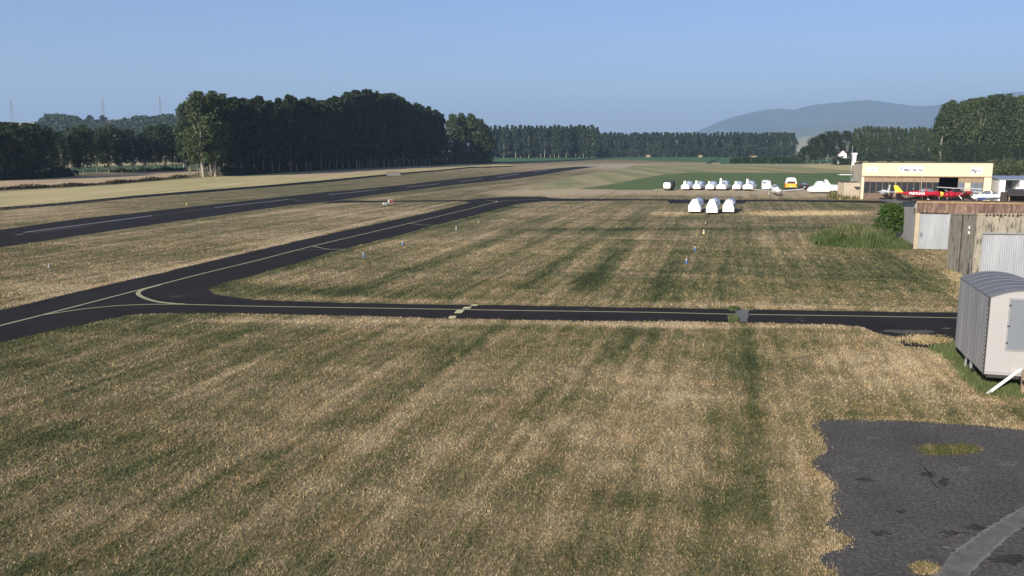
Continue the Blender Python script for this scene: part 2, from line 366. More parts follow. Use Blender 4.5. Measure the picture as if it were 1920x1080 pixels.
trench_px = [(2000,908),(1920,950),(1833,1006),(1819,1018),(1783,1041),(1748,1080),(1690,1160),(1760,1160),(1815,1080),(1822,1069),(1885,1010),(1920,986),(2000,935)]
sheet('concrete_trench_cover', trench_px, .014, M['trench'], .3, .02, seed=4)
def ribbon(name, pts, w, z, m, kind='structure', px=True, jit=0, step=None):
    P = [G(*p).to_2d() if px else Vector(p) for p in pts]
    if step: P = subdiv(P, step, 0, closed=False)
    L, Rr = [], []
    for i, p in enumerate(P):
        t = (P[min(i + 1, len(P) - 1)] - P[max(i - 1, 0)]).normalized(); nr = Vector((-t.y, t.x))
        L.append(p + nr * (w / 2 + random.gauss(0, jit))); Rr.append(p - nr * (w / 2 + random.gauss(0, jit)))
    mb = MB(); vs = [(q.x, q.y, z) for q in L] + [(q.x, q.y, z) for q in Rr]; n = len(P)
    mb.add(vs, [(i, n + i, n + i + 1, i + 1) for i in range(n - 1)])
    o = mb.build(name, m)
    me = o.data
    if me.polygons and me.polygons[0].normal.z < 0: me.flip_normals()
    return tag(o, kind=kind)
def smooth_px(pts, k=6):
    out = []; n = len(pts)
    for i in range(n - 1):
        p0, p1, p2, p3 = pts[max(i-1,0)], pts[i], pts[i+1], pts[min(i+2,n-1)]
        for j in range(k):
            t = j / k; out.append(tuple(.5*((2*p1[c])+(-p0[c]+p2[c])*t+(2*p0[c]-5*p1[c]+4*p2[c]-p3[c])*t*t+(-p0[c]+3*p1[c]-3*p2[c]+p3[c])*t**3) for c in (0,1)))
    return out + [pts[-1]]
rq = random.Random(5)
def blot(name, cx, cy, rx, ry, m, z=.012, k=22):
    pts = []
    for i in range(k):
        a = 2 * math.pi * i / k; f = rq.uniform(.55, 1.15); pts.append((cx + rx * f * math.cos(a), cy + ry * f * math.sin(a)))
    sheet(name, pts, z, m, .12, .015, seed=rq.randrange(999))
for cx, cy, rx, ry in ((1582,880,30,7),(1607,861,14,2),(1745,800,14,3),(1850,805,16,3),(1875,815,10,2),(1560,838,10,4),(1812,880,14,6),(1640,822,20,3),(1560,945,14,3),(1700,985,10,3),(1890,870,26,6)):
    blot('apron_stain', cx, cy, rx, ry, M['pale_patch'])
for cx, cy, rx, ry in ((1740,890,16,5),(1770,905,12,9),(1690,960,12,4),(1830,990,22,6),(1650,1000,22,5),(1780,1000,20,5),(1890,1050,40,12),(1620,900,20,4)):
    blot('tar_patch', cx, cy, rx, ry, M['dark_patch'])
for pl in ([(1725,870),(1742,888),(1748,905),(1762,918)],[(1830,1005),(1800,1000),(1770,1010)]):
    ribbon('apron_crack', smooth_px(pl, 5), .025, .018, M['crack'], jit=.008, step=.1)
for px_, yb in ((1100,579.5),(330,556),(1500,597)): blot('taxiway_repair', px_, yb, 14, 2.2, M['dark_patch'], .012)
blot('taxiway_stain', 1600, 598.5, 9, 1, M['crack'], .018)
for cx, cy, rx, ry in ((1774,616,9,1.6),(1700,622,50,4),(1730,636,30,3),(1505,602,5,.8)): blot('taxiway_stain', cx, cy, rx, ry, M['pale_patch'] if rx < 20 else M['old_asphalt'], .012)
ribbon('trench_edge', [(1930,945),(1833,1005),(1819,1017),(1783,1040)], .06, .020, M['trench_edge'], jit=.02, step=.09)
ribbon('trench_edge', [(1930,980),(1885,1010),(1822,1069),(1800,1100)], .05, .020, M['trench_edge'], jit=.018, step=.09)
ribbon('trench_edge', [(1768,1027),(1812,1030)], .06, .024, M['trench_edge'], jit=.02, step=.08)
ribbon('taxiway_centre_line', smooth_px([(-200,661),(0,611),(83,590),(139,575.5),(264,543),(389,511),(480,489),(589,461),(739,425.6),(869,394.5),(929,379.4),(960,376),(1010,373.5)]), .18, .016, M['yellow'])
ribbon('taxiway_branch_line', smooth_px([(75,592),(120,585),(167,578.6),(236,572.8),(328,571),(480,574.7),(739,578.8),(960,582.5),(1219,586.2),(1375,589.6),(1600,593),(1793,596.6),(2100,602)]), .16, .020, M['yellow'])
ribbon('taxiway_curve_line', smooth_px([(345,570.8),(328,570),(300,567),(280,562.5),(264,556),(259,550),(266,544.6),(280,540),(300,534.6)]), .26, .024, M['yellow'])
ribbon('taxiway_curve_line', smooth_px([(930,379),(932,377.8),(926,376.8),(912,376.2)]), .3, .020, M['yellow'])
ribbon('taxiway_lead_line', smooth_px([(585,461.5),(607,466),(628,468),(652,468)]), .14, .020, M['yellow'])
ribbon('taxiway_lead_line', smooth_px([(553,470.4),(584,469),(620,467.6),(648,466.6)]), .12, .024, M['faint'])
ribbon('taxiway_lead_line', smooth_px([(765,418.5),(791,421.7),(820,423)]), .16, .020, M['yellow'])
ribbon('runway_lead_line', smooth_px([(545,373.8),(553,375),(570,377),(640,378)]), .25, .020, M['faint'])
for a, b, wd in (((46,436),(285,404.5),.35),((402,389.5),(542,373.8),.35),((617,365),(710,355.5),.4),((762,351),(825,344.5),.4),((862,340.3),(905,335.3),.45),((932,332),(975,326.2),.45),((1000,323),(1030,319),.5)):
    ribbon('runway_dash', [a, b], wd, .020, M['white_mark'])
ribbon('runway_faint_mark', [(60,437.5),(180,422)], .18, .020, M['faint']); ribbon('runway_faint_mark', [(290,404),(395,390.5)], .15, .020, M['faint'])
ribbon('runway_faint_mark', [(30,441),(44,438.5)], .4, .020, M['faint'])
for q in ([(840,598),(853,598),(856,593),(843,593)],[(851,588),(865,588),(871,582),(857,582)],[(866,579.7),(880,579.7),(885,576),(871,576)],[(881,574.2),(893,574.2),(898,571.4),(886,571.4)]):
    sheet('yellow_block_marking', q, .024, M['yellow_block'], 5)
sheet('concrete_crossing_slab', [(1379,579.5),(1405,580),(1402,604.5),(1376,604)], .030, M['concrete_slab'], .5, .03)
ribbon('crossing_slab_line', [(1377,589.8),(1404,590.3)], .12, .036, M['faint'])
sheet('patch_on_taxiway', [(1235,600.2),(1246,600.2),(1245,602.3),(1236,602.3)], .016, M['concrete_slab'], 1, .02)

# fields
sheet('straw_field', [(-600,475),(0,394),(125,383.5),(250,371),(375,360.5),(480,352.5),(730,328.5),(817,320.5),(880,314),(960,311.5),(960,309),(860,308),(730,311),(480,326),(375,333),(340,336),(212,347),(0,359.5),(-600,405)], .006, M['stubble'], 4, .1)
sheet('reddish_straw_field', [(-600,400),(0,355),(120,350),(212,344),(350,331),(375,322),(330,320),(212,325),(125,332),(0,339),(-600,365)], .006, M['stubble_pink'], 4, .2)
sheet('ditch', [(-600,460),(0,389),(125,379),(250,367),(375,357),(480,349),(605,338),(730,326),(817,319),(880,313),(960,311),(960,312.6),(880,315.2),(817,321.5),(730,329),(605,342.5),(480,353),(375,361.5),(250,371.5),(125,384.5),(0,394.5),(-600,470)], .010, M['ditch'], 2, .12)
sheet('reddish_strip_field', [(600,333),(730,321.5),(817,315),(880,310.6),(860,309),(760,311.5),(660,316),(560,324),(540,333)], .014, M['stubble_pink'], 4, .2)
M['stripes'] = field_mat('mown straw strips', (.17, .19, .08), (.44, .37, .19), .11, FRAME)
sheet('striped_straw_field', [(1075,330),(1160,318),(1190,310),(1300,308.3),(1420,309),(1605,311.5),(1605,324.4),(1290,323.4),(1228,329.4),(1140,346),(1080,352),(1010,357),(985,356)], .005, M['stripes'], 3, .15)
sheet('green_crop_field', [(1085,354),(1140,347),(1230,330),(1290,324),(1600,325),(1600,345),(1570,355),(1235,356.5)], .008, M['crop'], 3, .15)
sheet('far_green_field', [(700,305),(915,304),(960,304.2),(1140,298.5),(1350,305),(1352,307.6),(1500,308),(1580,304),(1600,300),(1400,291),(1120,292),(900,293)], .010, M['crop_far'], 30, 0)
sheet('dark_crop_strip', [(900,306.2),(960,307),(1010,305.2),(1090,301),(1160,296.8),(1120,296.5),(1010,302),(960,303.2),(900,302.6)], .03, M['crop_dark'], 20, .4)
sheet('far_field_track', [(1322,306.8),(1332,306.8),(1352,296.5),(1349,296.5)], .04, M['crop_dark'], 20, 0)
sheet('pale_runway_end', [(1100,312.5),(1180,311.5),(1185,309),(1130,308.6),(1090,310)], .022, M['gravel'], 8, .6)
sheet('green_meadow', [(-300,337),(0,327),(80,326),(200,322),(375,316),(378,311),(340,309),(150,314),(0,319),(-300,326)], .008, M['meadow'], 8, .3)
sheet('pale_meadow', [(-300,322),(0,316),(150,311.5),(375,306.5),(700,302),(700,298.5),(375,302.5),(100,308),(-300,316)], .010, M['stubble'], 8, .3)
sheet('pale_field_behind_hangar', [(1500,312),(1560,305),(1620,301.5),(1780,303.5),(1960,304),(1960,322),(1700,316),(1600,320)], .006, M['stubble'], 8, .3)
sheet('hangar_forecourt', [(1630,372.5),(1700,373.5),(1990,378),(1990,392),(1760,384),(1672,380.5)], .014, M['concrete_slab'], 2, .1)
patch_later = ([(1395,399),(1440,396.5),(1590,396),(1620,399),(1600,403),(1500,404),(1430,404.5)])
sheet('gravel_strip', [(1225,354.8),(1240,353.9),(1420,355),(1420,357.5),(1245,358),(1225,357)], .012, M['straw_edge'], 2, .1)

# ---------------------------------------------------------------- numpy meshes of many small faces
def face_soup(name, V, m, quads=True, attrs=None, parent=None, smooth=False):
    k = 4 if quads else 3; nf = len(V) // k
    me = bpy.data.meshes.new(name); me.vertices.add(len(V)); me.vertices.foreach_set('co', V.astype(np.float32).reshape(-1))
    me.loops.add(nf * k); me.loops.foreach_set('vertex_index', np.arange(nf * k, dtype=np.int32))
    me.polygons.add(nf); me.polygons.foreach_set('loop_start', (np.arange(nf) * k).astype(np.int32)); me.polygons.foreach_set('loop_total', np.full(nf, k, np.int32))
    me.update(); me.materials.append(m)
    for kk, a in (attrs or {}).items():
        at_ = me.attributes.new(kk, 'FLOAT', 'POINT'); at_.data.foreach_set('value', a.astype(np.float32))
    o = mesh_obj(name, me, parent)
    if parent: kids.setdefault(parent.name, []).append(o)
    return o
def in_poly(x, y, poly):
    c = np.zeros(x.shape, bool); n = len(poly)
    for i in range(n):
        a, b = poly[i], poly[i - 1]
        cond = ((a.y > y) != (b.y > y))
        with np.errstate(divide='ignore', invalid='ignore'):
            xi = (b.x - a.x) * (y - a.y) / (b.y - a.y) + a.x
        c ^= cond & (x < xi)
    return c
def blades(x, y, h, w, lean=.6):
    n = len(x); az = rng.uniform(0, 2 * np.pi, n); la = rng.uniform(0, 2 * np.pi, n)
    ll = h * lean * rng.uniform(.2, 1.0, n)
    dx, dy = np.cos(az) * w / 2, np.sin(az) * w / 2
    V = np.zeros((n, 3, 3))
    V[:, 0] = np.stack([x - dx, y - dy, np.full(n, -.005)], -1); V[:, 1] = np.stack([x + dx, y + dy, np.full(n, -.005)], -1)
    V[:, 2] = np.stack([x + ll * np.cos(la), y + ll * np.sin(la), h], -1)
    return V.reshape(-1, 3)
bands = [(13.5, 20, 520, .055, .022), (20, 28, 340, .06, .029), (28, 40, 190, .06, .038), (40, 56, 90, .065, .055), (56, 80, 38, .065, .075), (80, 175, 16, .055, .10)]
BX, BY, BH, BW = [], [], [], []
for y0, y1, dens, hh, ww in bands:
    half = y1 * .66 + 2; area = (y1 - y0) * 2 * half; n = int(area * dens)
    x = rng.uniform(-half, half, n); y = rng.uniform(y0, y1, n)
    k = (np.abs(x) < y * .64 + 2) & (rng.uniform(0, 1, n) < np.clip((175 - y) / 95, 0, 1) ** 1.3 + .0)
    for p in ASPH: k &= ~in_poly(x, y, p)
    x, y = x[k], y[k]; BX.append(x); BY.append(y)
    BH.append(hh * rng.uniform(.5, 1.35, len(x))); BW.append(ww * rng.uniform(.6, 1.3, len(x)))
bx, by, bh, bw = map(np.concatenate, (BX, BY, BH, BW))
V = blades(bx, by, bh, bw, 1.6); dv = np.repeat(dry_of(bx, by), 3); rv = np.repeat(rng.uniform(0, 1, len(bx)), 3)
g = face_soup('grass', V, M['blades'], False, {'dry': dv, 'rnd': rv}); tag(g, 'mown half dried grass of the airfield, patchy green and straw', 'grass', kind='stuff')

M['leaf_dark'] = leaf_mat('shaded poplar leaves', (.016, .030, .014), (.034, .056, .020))  # poplar leaves darkened for the shaded wood, beside a brighter sunlit copy
M['leaf_mid'] = leaf_mat('broadleaf leaves', (.018, .034, .016), (.048, .075, .026))
M['leaf_lit'] = leaf_mat('poplar leaves', (.040, .065, .022), (.085, .115, .040), .32)  # brighter copy of the poplar leaves, sunlight put into the colour
M['leaf_fresh'] = leaf_mat('fresh small tree leaves', (.06, .115, .022), (.13, .20, .045), .4)
M['leaf_far'] = leaf_mat('far wood leaves', (.020, .038, .020), (.050, .075, .034), .2)
M['leaf_olive'] = leaf_mat('olive shrub leaves', (.05, .07, .03), (.11, .13, .05), .25)
M['leaf_brown'] = leaf_mat('brown dry scrub', (.05, .04, .02), (.13, .10, .05), .2)
M['weed'] = leaf_mat('fresh weeds', (.065, .100, .030), (.140, .170, .065), .18)
M['bark'] = paint('grey poplar bark', (.20, .18, .14), .9, .3, 2, bmp=.5)
M['bark_pale'] = paint('pale poplar bark', (.34, .31, .24), .9, .3, 2, bmp=.5)
def patch(px_poly, n, h, w, dry, name, label, lean=.5, hill=False, mat=None, soft=0.0):
    poly = [G(*p).to_2d() for p in px_poly]
    x0, x1 = min(p.x for p in poly), max(p.x for p in poly); y0, y1 = min(p.y for p in poly), max(p.y for p in poly)
    x = rng.uniform(x0, x1, n); y = rng.uniform(y0, y1, n)
    k = in_poly(x, y, poly); x, y = x[k], y[k]
    cl = .5 + .5 * np.sin(x * 2.3 + 2 * np.sin(y * 1.1)) * np.sin(y * 2.9 + 1.5 * np.sin(x * .8)); sc_ = 1 + (y.mean() - 15) / 35
    if soft:
        k = rng.uniform(0, 1, len(x)) < .25 + cl; x, y = x[k], y[k]
        x = x + rng.normal(0, soft, len(x)) * sc_; y = y + rng.normal(0, soft, len(y)) * sc_
    wob = .55 + .5 * np.sin(x * 1.3 + 1) * np.sin(y * .9) + .25 * np.sin(x * 3.1) * np.sin(y * 2.7 + 2)
    wob = np.clip(wob, .2, 1.2)
    V = blades(x, y, h * rng.uniform(.5, 1.25, len(x)) * (wob if hill else 1), w * rng.uniform(.6, 1.3, len(x)), lean)
    dd = np.repeat(dry + rng.uniform(-.3, .3, len(x)), 3)
    o = face_soup(name, V, mat or M['blades'], False, {'dry': dd, 'rnd': np.repeat(rng.uniform(0, 1, len(x)), 3)})
    return tag(o, label, 'grass', kind='stuff')
patch([(1745,655),(1790,645),(1840,655),(1930,690),(1990,720),(1990,752),(1900,742),(1850,742),(1812,712),(1785,676)], 52000, .17, .035, -1.9, 'tall_grass', 'lush green grass growing around the parked box trailer', mat=M['weed'], soft=.10)
patch([(1722,842),(1745,835),(1785,838),(1800,832),(1838,840),(1835,848),(1790,853),(1740,854)], 7000, .07, .02, -.8, 'weeds', 'low weeds growing through the worn foreground asphalt', soft=.07)
patch([(1708,1063),(1735,1056),(1760,1064),(1750,1076),(1720,1076)], 3500, .06, .02, .0, 'weeds', 'small tuft of weeds beside the concrete trench', soft=.05)
patch([(1500,780),(1700,784),(1920,799),(1960,812),(1900,806),(1850,801),(1700,791),(1530,791),(1556,835),(1526,868),(1572,911),(1566,934),(1578,967),(1556,981),(1600,1008),(1586,1031),(1540,1041),(1585,1085),(1540,1085),(1500,1041),(1540,1000),(1540,905),(1500,870),(1535,848)], 60000, .06, .022, .5, 'weeds', 'straw grass creeping over the crumbling edge of the foreground asphalt', soft=.05)
patch([(1368,579.5),(1384,579.5),(1384,583.5),(1368,583)], 900, .22, .05, -1.3, 'weeds', 'green tuft at the far corner of the crossing slab', mat=M['weed'])
patch([(1366,597),(1384,598),(1384,605),(1366,604)], 1200, .22, .05, -1.0, 'weeds', 'green tuft at the near corner of the crossing slab', mat=M['weed'])
patch([(1398,579),(1412,579),(1412,582),(1398,582)], 500, .18, .05, -.4, 'weeds', 'small tuft right of the far slab corner')
patch([(1690,634),(1740,630),(1775,636),(1782,641),(1745,645),(1700,642)], 6000, .08, .04, .5, 'weeds', 'straw weeds on the broken edge of the taxiway', soft=.2)
patch([(1528,450),(1560,441),(1632,437),(1660,445),(1676,460),(1672,465),(1650,466),(1560,463),(1535,458)], 42000, 1.15, .11, -1.0, 'tall_weeds', 'thicket of tall green weeds left of the garages', hill=True, mat=M['weed'], soft=.12)
patch([(1530,449),(1560,440),(1600,439),(1640,438),(1655,446),(1650,456),(1560,456)], 9000, 1.25, .07, .3, 'tall_weeds', 'pale seed heads standing over the weed thicket left of the garages', hill=True, soft=.15)
patch([(1652,452),(1700,452),(1712,468),(1660,468)], 9000, .45, .07, -1.6, 'tall_weeds', 'low green weeds at the foot of the small tree', mat=M['weed'])
patch([(1548,371),(1560,362),(1578,358),(1590,366),(1612,373),(1575,375)], 5000, .75, .16, -.5, 'tall_weeds', 'rough weeds around the shipping container')
patch(patch_later, 9000, .07, .10, 1.5, 'weeds', 'pale dead grass strip right of the three wedge tailed trailers', soft=.22)
patch([(1225,401),(1260,397),(1292,397),(1290,402),(1240,404)], 1100, .08, .10, 1.3, 'weeds', 'pale dead grass patch left of the three wedge tailed trailers', soft=.25)
patch([(1775,503),(1800,512),(1825,530),(1850,548),(1800,540),(1770,512)], 9000, .07, .04, 1.3, 'weeds', 'dead straw along the foot of the concrete garage', soft=.1)
# bushy brown verge between the two straw fields, and roughness along the ditch
def strip_scrub(pxs, width, h, n, m, name, label, size=.35):
    P = [G(*p).to_2d() for p in pxs]; seg = [(a, b, (b - a).length) for a, b in zip(P[:-1], P[1:])]; tot = sum(s[2] for s in seg)
    pr = np.array([s[2] / tot for s in seg]); k = rng.choice(len(seg), n, p=pr); t = rng.uniform(0, 1, n)
    A = np.array([[s[0].x, s[0].y] for s in seg])[k]; B = np.array([[s[1].x, s[1].y] for s in seg])[k]; p = A + (B - A) * t[:, None]
    x = p[:, 0] + rng.normal(0, width / 2, n); y = p[:, 1] + rng.normal(0, width / 2, n)
    hh = h * rng.uniform(.3, 1.2, n) * (1 + .5 * np.sin(x * .7) * np.sin(y * .31))
    V = leaf_quads(np.stack([x, y, hh * rng.uniform(.1, .9, n)], -1), size)
    o = face_soup(name, V, m); return tag(o, label, 'scrub', kind='stuff')
def leaf_quads(C, size, up=0.0):
    n = len(C); a = rng.normal(size=(n, 3)); a[:, 2] += up; a /= np.linalg.norm(a, axis=1)[:, None]
    r = rng.normal(size=(n, 3)); u = np.cross(a, r); u /= np.linalg.norm(u, axis=1)[:, None]; v = np.cross(a, u)
    s = (size * rng.uniform(.5, 1.3, n))[:, None] / 2
    V = np.stack([C - u * s - v * s * .6, C + u * s - v * s * .7, C + u * s * .8 + v * s, C - u * s * .9 + v * s * .8], 1)
    return V.reshape(-1, 3)
strip_scrub([(-200,371),(0,356),(125,350),(212,344.5),(350,332.5)], .9, .7, 9000, M['leaf_brown'], 'scrub', 'brown scrubby verge between the two straw fields')

# ---------------------------------------------------------------- trees
def make_crown(n, size, H, base, rad, profile, seed, clumps=60, hollow=.35):
    r = np.random.default_rng(seed)
    t = r.uniform(0, 1, clumps) ** .9; ang = r.uniform(0, 2 * np.pi, clumps)
    rr = np.array([profile(a) for a in t]) * rad
    q = np.sqrt(r.uniform(hollow, 1, clumps)) * rr * r.uniform(.75, 1.12, clumps)
    cz = base + t * (H - base) * .97
    C = np.stack([q * np.cos(ang), q * np.sin(ang), cz], -1)
    cs = rad * r.uniform(.22, .46, clumps) * (.6 + .5 * rr / rad)
    k = r.integers(0, clumps, n)
    d = r.normal(size=(n, 3)); d /= np.linalg.norm(d, axis=1)[:, None]; d *= (r.uniform(0, 1, n) ** .45)[:, None] * cs[k][:, None]
    d[:, 2] *= 1.45
    P = C[k] + d
    P[:, 2] = np.clip(P[:, 2], base * .6, H)
    return leaf_quads(P, size)
def prof_poplar(t): return (math.sin(min(1, t * 1.15 + .12) * math.pi) ** .6) * (.75 + .25 * (1 - t)) if t < .78 else max(.12, 1 - ((t - .55) / .47) ** 2)
def prof_round(t): return max(.15, math.sqrt(max(0, 1 - (2 * t - .95) ** 2)))
def prof_egg(t): return max(.14, math.sin(math.pi * min(1, (t + .05) ** .8)) ** .7)
def trunk_mb(H, r0, lean, seed, limbs=5, reach=.3, start=.25, rad=3):
    rr = random.Random(seed); mb = MB(); pts = []
    for i in range(7):
        t = i / 6; pts.append(Vector((lean * t * H + rr.gauss(0, .12), rr.gauss(0, .15), t * H * .92 - .15)))
    for i in range(6): mb.tube(pts[i], pts[i + 1], r0 * (1 - i / 6.6), r0 * (1 - (i + 1) / 6.6), 7, False)
    for k in range(limbs):
        t = start + (.85 - start) * k / max(1, limbs); i = int(t * 6); a = rr.uniform(0, 6.28)
        p = pts[i].lerp(pts[i + 1], t * 6 - i); L = rad * rr.uniform(.7, 1.05) * (1.15 - t * .6)
        q = p + Vector((math.cos(a) * L * .5, math.sin(a) * L * .5, L * rr.uniform(.8, 1.3)))
        e = q + Vector((math.cos(a + .3) * L * .35, math.sin(a + .3) * L * .35, L * rr.uniform(.7, 1.1)))
        rb = r0 * (1 - t) * .5 + .03
        mb.tube(p, q, rb, rb * .6, 5, False); mb.tube(q, e, rb * .6, rb * .2, 4, False)
    return mb
class Kind:
    """one tree kind: shared trunk and crown meshes of unit type, scaled per tree"""
    def __init__(s, name, H, base, rad, n, size, prof, leaf, bark='bark', clumps=60, variants=3, r0=.3, limbs=5, seed=0, hollow=.35, start=.25):
        s.name, s.H, s.first = name, H, {}
        s.data = []
        for k in range(variants):
            V = make_crown(n, size, H, base, rad, prof, seed + k * 11 + 1, clumps, hollow)
            me_o = face_soup('crown', V, M[leaf]); cm = me_o.data; bpy.data.objects.remove(me_o)
            to = trunk_mb(H, r0, random.uniform(-.01, .01), seed + k, limbs, rad=rad, start=start).build('trunk', M[bark]); tm = to.data; bpy.data.objects.remove(to)
            s.data.append((tm, cm))
    def put(s, loc, h, label, group, wid=1.0, name=None, cat='tree', variant=None):
        o = thing(name or s.name, label, cat, loc, random.uniform(0, 6.28), group)
        f = h / s.H; o.scale = (f * wid, f * wid, f)
        tm, cm = s.data[variant if variant is not None else random.randrange(len(s.data))]
        for nm, d in (('trunk', tm), ('crown', cm)):
            mesh_obj(nm, d, o)
        return o
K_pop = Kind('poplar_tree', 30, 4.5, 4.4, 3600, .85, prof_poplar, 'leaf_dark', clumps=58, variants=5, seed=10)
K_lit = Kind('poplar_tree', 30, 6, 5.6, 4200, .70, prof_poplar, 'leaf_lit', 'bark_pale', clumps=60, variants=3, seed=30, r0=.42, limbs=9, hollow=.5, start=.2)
K_far = Kind('poplar_tree', 30, 2.5, 4.6, 1700, 1.15, prof_egg, 'leaf_far', 'bark_pale', clumps=55, variants=4, seed=50)
K_left = Kind('broadleaf_tree', 18, 3.9, 5.6, 3200, .62, prof_round, 'leaf_mid', clumps=46, variants=4, seed=70)
K_under = Kind('broadleaf_tree', 18, 1.2, 5.8, 3200, .75, prof_round, 'leaf_mid', clumps=60, variants=3, seed=75)
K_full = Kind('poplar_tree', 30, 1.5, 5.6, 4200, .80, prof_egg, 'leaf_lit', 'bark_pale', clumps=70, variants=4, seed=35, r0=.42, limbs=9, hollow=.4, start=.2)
K_bush = Kind('bush', 4, .1, 2.6, 900, .5, prof_round, 'leaf_olive', clumps=30, variants=3, seed=90, r0=.08, limbs=3)
K_dbush = Kind('bush', 4, .1, 2.8, 900, .5, prof_round, 'leaf_far', clumps=30, variants=3, seed=95, r0=.08, limbs=3)

def lookup(tab, x):
    if x <= tab[0][0]: return tab[0][1]
    for (a, ya), (b, yb) in zip(tab[:-1], tab[1:]):
        if x <= b: return ya + (yb - ya) * (x - a) / (b - a)
    return tab[-1][1]
# the tall wood on the left of the runway
wood_top = [(330,205),(345,190),(375,172),(400,168),(430,177),(455,180),(480,177),(510,183),(540,178),(590,183),(620,180),(650,173),(685,167),(715,168),(740,171),(755,182),(780,192),(810,201),(835,212),(860,216)]
A_, B_ = G(408, 331).to_2d(), G(838, 309.3).to_2d()
ed = (B_ - A_); L_ = ed.length; ed.normalize(); nl = Vector((-ed.y, ed.x))
for row in range(5):
    step = (6.0, 7, 8, 9, 10)[row]; k = 0
    while k * step < L_:
        p = A_ + ed * (k * step + random.uniform(-1, 1) + (row % 2) * 3) + nl * (row * 6.5 + random.uniform(-.8, .8) + (2.5 if row == 0 else 2))
        k += 1
        pxx = PX(p.x, p.y)[0]
        if pxx < 345: continue
        h = h_for(pxx, lookup(wood_top, pxx), p.y) * random.uniform(.93, 1.01) * (1 if row < 2 else .96)
        if row == 0:
            K_pop.put((p.x, p.y, 0), h, 'tall dark poplar in the front row of the dense wood left of the runway', 'poplars in the front row of the wood beside the runway', random.uniform(.82, 1.05))
        else:
            K_pop.put((p.x, p.y, 0), h, 'tall dark poplar deep inside the dense wood left of the runway', 'poplars inside the wood beside the runway', random.uniform(.85, 1.1))
# sunlit trees at the near end of that wood
for px_, by_, top, wd, lab in ((381,332,172,1.15,'large sunlit tree with pale forked limbs at the near left end of the wood'),(404,331,171,.95,'sunlit poplar with one straight pale trunk, right of the forked tree'),(357,322,190,.9,'leafy sunlit tree behind and left of the forked tree'),(425,329,177,.85,'sunlit poplar on the corner where the dark wood begins'),(345,318,200,.7,'smaller green tree at the far left edge of the tall wood')):
    p = G(px_, by_); K_lit.put(p, h_for(px_, top, p.y), lab, None, wd)
# group at the far end of the wood
for i, (px_, by_, top) in enumerate(((850,307,212),(866,306.5,211),(884,306.5,213),(900,306.5,221),(910,306,232))):
    p = G(px_, by_); K_full.put(p, h_for(px_, top, p.y), ['sunlit tree touching the far end of the dark wood','second sunlit tree past the far end of the dark wood','middle sunlit tree of the group past the dark wood','fourth sunlit tree of the group past the dark wood','lowest, rightmost sunlit tree of the group past the dark wood'][i], 'sunlit trees past the far end of the wood', 1.35)
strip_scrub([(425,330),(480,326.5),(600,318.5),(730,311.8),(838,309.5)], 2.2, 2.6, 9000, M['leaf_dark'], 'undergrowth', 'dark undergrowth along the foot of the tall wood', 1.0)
strip_scrub([(840,307.5),(880,306.8),(916,306.4)], 3, 6, 2600, M['leaf_lit'], 'undergrowth', 'leafy undergrowth beneath the sunlit trees past the dark wood', 1.2)
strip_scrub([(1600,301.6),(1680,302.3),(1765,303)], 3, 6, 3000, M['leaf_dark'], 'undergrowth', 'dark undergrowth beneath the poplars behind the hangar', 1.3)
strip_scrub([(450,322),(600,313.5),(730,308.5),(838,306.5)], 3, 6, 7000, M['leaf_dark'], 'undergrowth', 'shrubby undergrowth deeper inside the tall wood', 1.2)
# lower trees on the far left
left = [(-60,340,228,1.2),(-25,338,231,1.2),(5,337,230,1.15),(30,336,231,1.1),(52,335,232,1.1),(75,334,234,1.05),(95,332,243,.8),(115,330,248,.65),(140,329,240,.8),(158,328,236,.85),(182,326,246,.65),(205,325,236,1.0),(228,324,244,.75),(250,323,243,.85),(272,322,250,.6),(292,321,236,.85),(312,320.5,234,.95),(332,320,240,.8)]
for i, (px_, by_, top, wd) in enumerate(left):
    p = G(px_, by_); K_left.put(p, h_for(px_, top, p.y), 'dark rounded tree in the row behind the straw fields on the far left', 'rounded trees in the row behind the straw fields', wd)
for i in range(10):
    px_ = -80 + i * 17; p = G(px_, 327 - i * .5); K_under.put(p, h_for(px_, 233 + i * .6, p.y), 'dark rounded tree of the second row on the far left', 'rounded trees of the second row on the far left', 1.1)
strip_scrub([(-80,341),(0,337),(80,334),(125,330.5)], 2.5, 2.2, 5000, M['leaf_dark'], 'undergrowth', 'dark undergrowth beneath the row of rounded trees', .9)
strip_scrub([(212,323.5),(300,321),(345,319.5)], 1.5, 1.3, 700, M['leaf_dark'], 'undergrowth', 'patchy bushes beneath the right half of the row of rounded trees', .9)
# far poplar rows across the end of the field
for i in range(27):
    px_ = 912 + i * 7.9 + random.uniform(-1.5, 1.5); p = G(px_, 295.8 + random.uniform(-.2, .2))
    K_far.put(p, h_for(px_, 235.5 + random.uniform(-1.5, 2), p.y), 'tall poplar in the nearer distant row beyond the end of the runway', 'poplars in the nearer distant row', random.uniform(.85, 1.1))
for i in range(30):
    px_ = 912 + i * 7.1 + random.uniform(-2, 2); p = G(px_, 294.9)
    K_far.put(p, h_for(px_, 237.5 + random.uniform(-1, 3), p.y), 'tall poplar in the rear line of the nearer distant row', 'poplars in the rear line of the nearer distant row', 1.05)
for i in range(50):
    px_ = 1120 + i * 7.5 + random.uniform(-2, 2); p = G(px_, 292.8)
    K_far.put(p, h_for(px_, 249 + random.uniform(-1, 1.5), p.y), 'poplar in the rear line of the long distant row on the horizon', 'poplars in the rear line of the long distant row', 1.2)
strip_scrub([(915,295.6),(1125,295.2)], 4, 5, 2600, M['leaf_far'], 'undergrowth', 'dim undergrowth along the foot of the nearer distant poplar row', 1.8)
